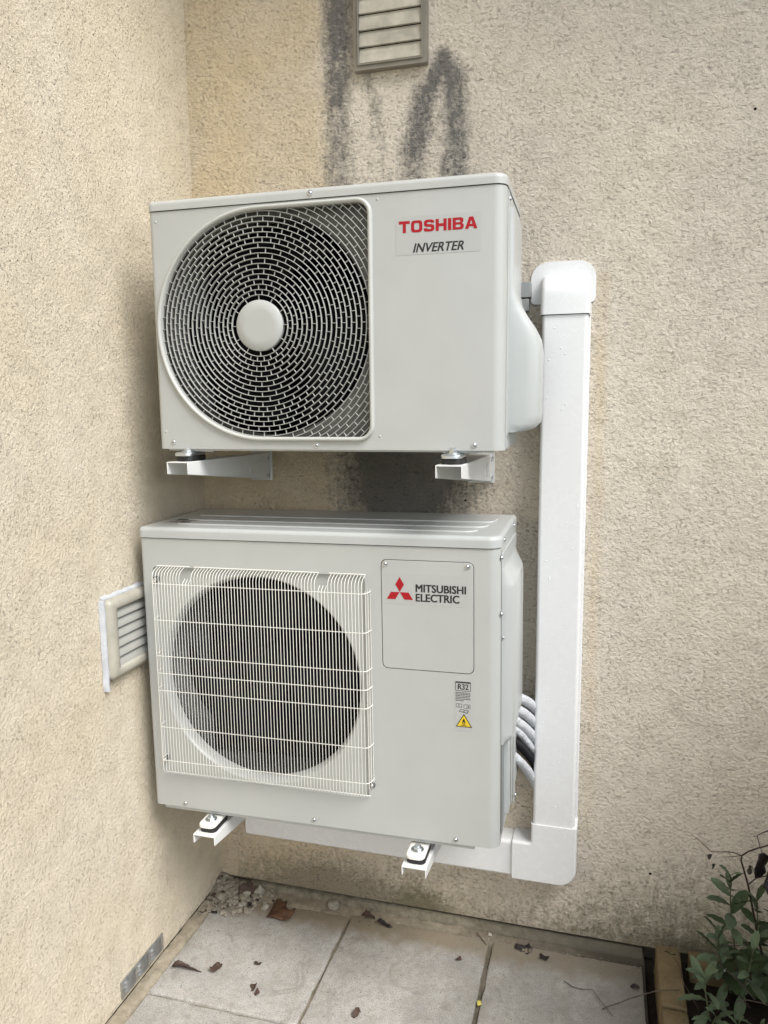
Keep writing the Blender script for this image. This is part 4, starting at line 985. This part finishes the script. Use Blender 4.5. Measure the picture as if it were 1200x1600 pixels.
# leafless twig shrub
root = empty('bare_shrub', (1.50, -.13, .035)); tag(root, 'bare dark twiggy shrub with a few shrivelled leaves leaning over the sage', 'shrub'); bv = Vector((1.50, -.13, .035))
def tw(parent, bvv, pts, r0, r1, m, name='branch'):
    P = [Vector(p) - bvv for p in pts]; mb = MB(); mb.tube(P, [r0 + (r1 - r0) * i / (len(P) - 1) for i in range(len(P))], 6); return mb.build(name, m, parent, smooth=70)
A = lambda px, py, y=-.14: at(px, py, 'y', y)
tw(root, bv, [(1.50, -.13, .035), (1.49, -.13, .12), (1.47, -.135, .20), A(1172, 1400), A(1169, 1383)], .0034, .0022, M['twig'])
tw(root, bv, [A(1169, 1383), A(1163, 1362), A(1158, 1345), A(1159, 1337), A(1170, 1330), A(1185, 1325), A(1200, 1321), A(1220, 1312)], .0022, .0019, M['twig'])
tw(root, bv, [A(1159, 1337), A(1146, 1332), A(1136, 1331), A(1112, 1331), A(1100, 1320), A(1088, 1309), A(1080, 1304)], .0013, .0007, M['twig'])
tw(root, bv, [A(1159, 1337), A(1146, 1338), A(1136, 1339)], .0010, .0006, M['twig'])
tw(root, bv, [A(1169, 1383), A(1174, 1378), A(1182, 1372), A(1196, 1369), A(1215, 1362)], .0016, .0012, M['twig'])
tw(root, bv, [A(1182, 1372), A(1178, 1362), A(1175, 1354), A(1171, 1351)], .0010, .0006, M['twig'])
tw(root, bv, [A(1200, 1298), A(1190, 1302), A(1183, 1306), A(1176, 1307)], .0013, .0006, M['twig'])
tw(root, bv, [A(1183, 1306), A(1187, 1322), A(1193, 1337), A(1192, 1343)], .0011, .0006, M['twig'])
tw(root, bv, [A(1200, 1298), A(1212, 1294), A(1230, 1292), A(1250, 1330), (1.50, -.13, .10)], .0015, .003, M['twig'])
def shrivel(name, parent, p, L, Wd, m, seed, d=(0, 0, -1), s=1, curl=1.5):
    r = random.Random(seed); vs = []; fs = []; nl, nw = 9, 5
    for i in range(nl):
        u = i / (nl - 1); w = Wd * (math.sin(PI * (u * .9 + .05)) ** .7) * (.8 + .5 * r.random())
        for j in range(nw):
            q = j / (nw - 1) - .5; a = q * curl * (1 + .4 * math.sin(u * 5 + seed))
            vs.append((w * math.sin(a) / max(curl, .1) * 1.6, u * L, w * (1 - math.cos(a)) / max(curl, .1) * 1.6 + .0022 * noise.noise((i * .9, j * .9, seed * 3.1)) + L * .12 * math.sin(u * 3 + seed)))
    for i in range(nl - 1):
        for j in range(nw - 1): fs.append((i * nw + j, i * nw + j + 1, (i + 1) * nw + j + 1, (i + 1) * nw + j))
    me = bpy.data.meshes.new(name); me.from_pydata(vs, [], fs); me.materials.append(m); me.polygons.foreach_set('use_smooth', [True] * len(me.polygons))
    o = link(name, me, parent); aim(o, p, d, r.uniform(-.8, .8), s); md = o.modifiers.new('t', 'SOLIDIFY'); md.thickness = .0006; return o
for (px, py, L, w_) in ((1111, 1335, .014, .009), (1113, 1349, .014, .007), (1183, 1332, .060, .036), (1195, 1350, .055, .024), (1199, 1378, .042, .026), (1172, 1352, .022, .006), (1205, 1330, .04, .02)):
    shrivel('dead_leaf', root, A(px, py) - bv, L, w_, M['blackleaf'], px, (random.uniform(-.2, .3), -.1, -1))
# extra bare stems in the bed
r2 = empty('fallen_twigs', (1.45, -.16, .05)); tag(r2, 'thin bare stems lying across the bed below the tall sage', 'twigs'); b2 = Vector((1.45, -.16, .05))
tw(r2, b2, [A(1111, 1497, -.17), A(1130, 1512, -.17), A(1150, 1528, -.18), A(1165, 1545, -.19), A(1180, 1562, -.2)], .0013, .0020, M['twigpale'])
tw(r2, b2, [A(1128, 1518, -.17), A(1145, 1540, -.19), A(1160, 1560, -.2), A(1172, 1575, -.22)], .0012, .0016, M['twig'])
tw(r2, b2, [A(1120, 1481, -.16), A(1135, 1478, -.16), A(1160, 1477, -.15), A(1200, 1472, -.14)], .0012, .0010, M['twigpale'])
tw(r2, b2, [A(1150, 1565, -.22), A(1165, 1562, -.22), A(1190, 1567, -.22), A(1210, 1575, -.22)], .0014, .0012, M['twigpale'])
# ivy runner beside the bricks
iv = empty('ivy_runner', (1.33, -.14, .05)); tag(iv, 'dark ivy shoot with three small leaves climbing over the brick edging', 'ivy'); b3 = Vector((1.33, -.14, .05))
tw(iv, b3, [(1.34, -.22, .045), A(1065, 1530, -.16), A(1064, 1515, -.14), A(1058, 1503, -.12), A(1052, 1496, -.11)], .0014, .0009, M['twig'], 'stem')
ivm = bpy.data.meshes.new('leaf'); po = [(0, 0), (.014, -.004), (.012, .007), (.018, .012), (.007, .015), (0, .026), (-.007, .015), (-.018, .012), (-.012, .007), (-.014, -.004)]
ivm.from_pydata([(x, y, .003 * math.sin(x * 200)) for x, y in po], [], [(0, 1, 2), (0, 2, 4), (2, 3, 4), (0, 4, 5), (0, 5, 6), (0, 6, 8), (6, 7, 8), (0, 8, 9)]); ivm.materials.append(M['ivy'])
for px, py, d in ((1051, 1492, (-.5, -.3, .5)), (1058, 1522, (-1, -.3, .3)), (1074, 1512, (.4, -.3, 1)), (1068, 1545, (-.6, -.5, .2))):
    o = link('leaf', ivm, iv); aim(o, A(px, py, -.13) - b3, d, .5, 1.0)
# white plastic sheet half under the plant
def crumple(name, poly, z, m, lab, cat, seed, amp=.008):
    c = sum((Vector((*p, 0)) for p in poly), Vector()) / len(poly); n = 12; vs = []
    for i in range(n):
        for j in range(n):
            u, v = i / (n - 1), j / (n - 1); a = Vector((*poly[0], 0)).lerp(Vector((*poly[1], 0)), u); b = Vector((*poly[3], 0)).lerp(Vector((*poly[2], 0)), u); p = a.lerp(b, v) - c
            vs.append((p.x + .004 * noise.noise((i, j, seed)), p.y + .004 * noise.noise((j, i, seed)), amp * noise.noise((u * 3, v * 3, seed)) + amp * .5))
    mb = MB(); mb.add(vs, [(i * n + j, i * n + j + 1, (i + 1) * n + j + 1, (i + 1) * n + j) for i in range(n - 1) for j in range(n - 1)])
    o = mb.build(name, m, None, smooth=60, loc=(c.x, c.y, z)); tag(o, lab, cat); md = o.modifiers.new('t', 'SOLIDIFY'); md.thickness = .0008; return o
crumple('plastic_sheet', [(1.44, -.15), (1.57, -.16), (1.57, -.055), (1.46, -.055)], .060, M['film'], 'bluish white plastic sheet lying under the sage leaves', 'plastic sheet', 3)
crumple('plastic_scrap', [(1.392, -.128), (1.43, -.135), (1.432, -.098), (1.398, -.095)], .074, M['film'], 'small bluish white plastic scrap left of the larger sheet', 'plastic scrap', 8, .004)

# ------------------------------------------------------------------ litter on the paving
def ground(px, py, z=.003): return at(px, py, 'z', z)
def dry_leaf(px, py, L, Wd, ang, m, lab, seed, curl=1.5, name='dead_leaf'):
    p = ground(px, py); o = shrivel(name, None, (p.x, p.y, .004), L, Wd, m, seed, (math.cos(ang), math.sin(ang), .02), 1, curl); tag(o, lab, 'dead leaf', 'dead leaves on the paving'); return o
dry_leaf(268, 1517, .078, .022, .30, M['deadleaf'], 'long curled dark leaf on the left slab near the metal floor vent', 1, 2.2)
dry_leaf(331, 1520, .040, .018, 1.45, M['deadleaf'], 'short upright brown leaf just right of the long curled one', 2)
dry_leaf(398, 1503, .018, .014, -.3, M['deadleaf'], 'tiny dark leaf scrap alone in the middle of the left slab', 3)
dry_leaf(393, 1548, .020, .012, 1.5, M['deadleaf'], 'small dark leaf scrap low on the left slab, upper of a pair', 4)
dry_leaf(397, 1552, .014, .008, .3, M['deadleaf'], 'tiny leaf crumb just below another scrap low on the left slab', 5)
dry_leaf(552, 1590, .030, .009, 1.4, M['deadleaf'], 'narrow brown leaf on the middle slab at the bottom edge', 6)
dry_leaf(566, 1432, .038, .016, .1, M['deadleaf'], 'grey brown curled leaf at the wall foot right of the pale lump', 7, 2)
dry_leaf(590, 1442, .044, .014, -.1, M['blackleaf'], 'dark knotted leaf just right of the grey brown one at the wall foot', 8, 2.4)
dry_leaf(805, 1479, .045, .022, -.05, M['blackleaf'], 'broad black leaf on the right slab close to the wall fillet', 9, 1.0)
dry_leaf(845, 1489, .030, .014, -1.0, M['blackleaf'], 'small black leaf with a stalk on the right slab', 10)
dry_leaf(985, 1541, .022, .007, -.1, M['blackleaf'], 'thin black leaf sliver above the fallen twig near the bricks', 12)
dry_leaf(388, 1418, .030, .012, 1.3, M['blackleaf'], 'narrow black leaf standing in the rubble heap', 14, 2)
dry_leaf(374, 1398, .045, .034, .1, M['deadleaf'], 'dull brown leaf on top of the rubble heap', 15, 1.2).location.z = .018
dry_leaf(312, 1424, .020, .012, .2, M['deadleaf'], 'small dark leaf scrap at the left of the rubble', 16)
dry_leaf(327, 1420, .040, .006, -.5, M['blackleaf'], 'thin dark leaf strip just left of the rubble heap', 17)
dry_leaf(712, 1498, .016, .010, -.2, M['deadleaf'], 'brown crumb of leaf on the middle slab near the right joint', 18)
# the big ragged russet leaf
pl_ = [(416, 1430), (436, 1434), (449, 1437), (456, 1429), (463, 1419), (459, 1417), (455, 1421), (450, 1420), (447, 1417), (449, 1406), (443, 1408), (438, 1404), (433, 1404), (430, 1409), (424, 1420)]
c = ground(438, 1421); top = []; 
for px, py in pl_: q = ground(px, py, .012); top.append((q.x - c.x, q.y - c.y))
tris = tessellate_polygon([[Vector((x, y, 0)) for x, y in top]]); bmx = bmesh.new(); vv = [bmx.verts.new((x, y, 0)) for x, y in top]
for tr_ in tris: bmx.faces.new([vv[i] for i in tr_])
bmesh.ops.subdivide_edges(bmx, edges=bmx.edges[:], cuts=2, use_grid_fill=True)
for v in bmx.verts: v.co.z = .006 + .010 * noise.noise((v.co.x * 35, v.co.y * 35, 5)) + .004 * noise.noise((v.co.x * 110, v.co.y * 110, 1))
me = bpy.data.meshes.new('dead_leaf'); bmx.to_mesh(me); bmx.free(); me.materials.append(M['rustleaf']); me.polygons.foreach_set('use_smooth', [True] * len(me.polygons))
o = link('dead_leaf', me, None, (c.x, c.y, .004)); md = o.modifiers.new('t', 'SOLIDIFY'); md.thickness = .0007; tag(o, 'large ragged russet leaf beside the rubble heap', 'dead leaf', 'dead leaves on the paving')
# rubble
def stone(px, py, r, m, lab, name='rubble_stone', seed=0, flatk=.6, z=0.0, grp='lumps of broken mortar in the corner'):
    bmx = bmesh.new(); bmesh.ops.create_icosphere(bmx, subdivisions=3, radius=1); s_ = seed * 3.7
    for v in bmx.verts:
        n_ = v.co.normalized(); k = 1 + .42 * noise.noise(n_ * 1.1 + Vector((s_, 0, 0))) + .16 * noise.noise(n_ * 3 + Vector((0, s_, 0))); 
        v.co = Vector((n_.x * k * r * (1 + .3 * math.sin(s_)), n_.y * k * r, n_.z * k * r * flatk))
    me = bpy.data.meshes.new(name); bmx.to_mesh(me); bmx.free(); me.materials.append(m); me.polygons.foreach_set('use_smooth', [True] * len(me.polygons))
    if not z: me.set_sharp_from_angle(angle=math.radians(28))
    p = ground(px, py, r * flatk * .5 + z); o = link(name, me, None, p, (0, 0, s_)); 
    if lab: tag(o, lab, 'stone', grp)
    return o
stone(521, 1413, .022, M['rubblewhite'], 'pale lumpy mortar piece at the wall foot right of the russet leaf', seed=1, flatk=.5)
stone(406, 1393, .012, M['rubblewhite'], 'upright pale plaster flake at the back of the heap beside the brown leaf', seed=2, flatk=1.5)
stone(375, 1415, .009, M['rubblewhite'], 'round whitish pebble low in the rubble heap', seed=3, flatk=.8)
stone(381, 1404, .016, M['rubble'], 'tan mortar lump in the middle of the rubble heap under the brown leaf', seed=4)
stone(414, 1418, .011, M['rubblewhite'], 'bluish white chip between narrow black leaf and russet leaf', seed=5)
stone(370, 1378, .017, M['rubble'], 'grey mortar lump touching the back wall at the top of the heap', seed=6)
stone(350, 1385, .030, M['rubble'], 'largest flat mortar slab in the very corner', seed=7, flatk=.28)
stone(346, 1402, .020, M['rubble'], 'flat mortar piece below the largest slab in the corner', seed=8, flatk=.4)
stone(364, 1395, .013, M['rubble'], 'tan mortar lump left of the brown leaf', seed=9)
stone(386, 1384, .010, M['rubble'], 'small grey lump behind the brown leaf against the wall', seed=10)
stone(397, 1412, .010, M['rubble'], 'small grey lump right of the narrow black leaf', seed=11)
stone(362, 1408, .009, M['rubble'], 'small tan lump left of the round whitish pebble', seed=12)
stone(765, 1460, .007, M['rubblewhite'], 'small white chip beside a short stick at the wall foot', seed=13, grp='small chips along the wall foot')
stone(828, 1485, .006, M['mortar'], 'small brown pebble between the two black leaves on the right slab', seed=14, grp='small chips along the wall foot')
# heap of mortar under the lumps, and loose crumbs
bmx = MB(); vs = []; fs = []; n = 46
for j in range(n):
    for i in range(n):
        x = .002 + i * .20 / (n - 1); y = -.002 - j * .16 / (n - 1)
        hgt = .030 * math.exp(-((x / .055) ** 2 + (y / .05) ** 2)) + .014 * math.exp(-(((x - .09) / .06) ** 2 + ((y + .05) / .04) ** 2))
        vs.append((x, y, hgt * (1 + .5 * noise.noise((x * 60, y * 60, 2))) + .004 * noise.noise((x * 110, y * 110, 0)) - .004))
bmx.add(vs, [(j * n + i, j * n + i + 1, (j + 1) * n + i + 1, (j + 1) * n + i) for j in range(n - 1) for i in range(n - 1)])
tag(bmx.build('mortar_heap', M['rubble'], smooth=70), 'heap of crumbled mortar dust in the corner', 'rubble', kind='stuff')
cr = MB(); rc = random.Random(9)
def crumb(x, y, z, r):
    vs = [(x + r * a * rc.uniform(.6, 1.2), y + r * b_ * rc.uniform(.6, 1.2), z + r * c_ * rc.uniform(.5, .9)) for a, b_, c_ in ((1, 0, 0), (-1, 0, 0), (0, 1, 0), (0, -1, 0), (0, 0, 1), (0, 0, -1))]
    cr.add(vs, [(0, 2, 4), (2, 1, 4), (1, 3, 4), (3, 0, 4), (2, 0, 5), (1, 2, 5), (3, 1, 5), (0, 3, 5)], rc.choice((0, 0, 1, 2)))
for k in range(420):
    x = abs(rc.gauss(.06, .055)) + .004; y = -abs(rc.gauss(.05, .05)) - .004; crumb(x, y, .004 + .024 * math.exp(-((x / .055) ** 2 + (y / .05) ** 2)), rc.choice((.0012, .002, .003, .0045)))
for k in range(500):
    x = rc.uniform(.02, 1.22); y = -.045 - abs(rc.gauss(0, .022)); crumb(x, y, .001, rc.choice((.0007, .001, .0015, .0022)))
for k in range(160):
    x = rc.uniform(.02, .06) if rc.random() < .5 else rc.uniform(.04, 1.2); y = rc.uniform(-.6, -.05); crumb(x, y, .001, rc.choice((.0006, .0009, .0013)))
def lump(x, y, z, r):
    bmx = bmesh.new(); bmesh.ops.create_icosphere(bmx, subdivisions=2, radius=1); o_ = Vector((rc.random() * 50, 0, 0)); sq = rc.uniform(.35, .7)
    vs = [(x + v.co.x * r * (1 + .6 * noise.noise(v.co + o_)), y + v.co.y * r * (1 + .6 * noise.noise(v.co * 1.3 + o_)), z + v.co.z * r * sq * (1 + .5 * noise.noise(v.co * 1.7 + o_))) for v in bmx.verts]
    fs = [tuple(v.index for v in f.verts) for f in bmx.faces]; bmx.free(); cr.add(vs, fs, rc.choice((0, 0, 0, 0, 0, 1, 2)))
for k in range(150):
    x = abs(rc.gauss(.06, .07)) + .006; y = -abs(rc.gauss(.035, .045)) - .006
    if x * .8 + abs(y) < .24: lump(x, y, .003 + .024 * math.exp(-((x / .055) ** 2 + (y / .05) ** 2)) + .010 * math.exp(-(((x - .09) / .06) ** 2 + ((y + .05) / .04) ** 2)), rc.choice((.0035, .0045, .006, .0085, .011)))
tag(cr.build('mortar_crumbs', [M['rubble'], M['rubblewhite'], M['deadleaf']], smooth=25, weld=False), 'loose crumbs and grit scattered on the paving along the walls', 'grit', kind='stuff')
# fallen twigs on the slab
ft = empty('fallen_twig', ground(941, 1577)); tag(ft, 'thin forked dry twig lying from the right slab onto the brick edging', 'twig'); b4 = ft.location.copy()
G2 = lambda px, py, z: at(px, py, 'z', z)
tw(ft, b4, [G2(941, 1577, .008), G2(947, 1573, .010), G2(965, 1568, .018), G2(985, 1560, .035), G2(1005, 1554, .055), G2(1030, 1547, .078), G2(1062, 1547, .082)], .0012, .0014, M['twigpale'])
tw(ft, b4, [G2(958, 1588, .003), G2(947, 1574, .008), G2(937, 1562, .008), G2(926, 1546, .006), G2(905, 1545, .004), G2(893, 1541, .003), G2(881, 1532, .003)], .0007, .0009, M['twig'])
sk = empty('short_stick', ground(752, 1466)); tag(sk, 'short straight dark stick at the wall foot above the right joint', 'stick')
tw(sk, sk.location.copy(), [G2(745, 1457, .006), G2(752, 1466, .004), G2(760, 1476, .002)], .0011, .0009, M['twig'])
yl = ground(747, 1571); o = shrivel('yellow_leaf', None, yl, .014, .006, leafmat('yellow leaf', (.42, .36, .06), (.5, .42, .1)), 31, (.2, 1, .1)); tag(o, 'tiny yellow leaf in the joint between the right slabs', 'leaf')
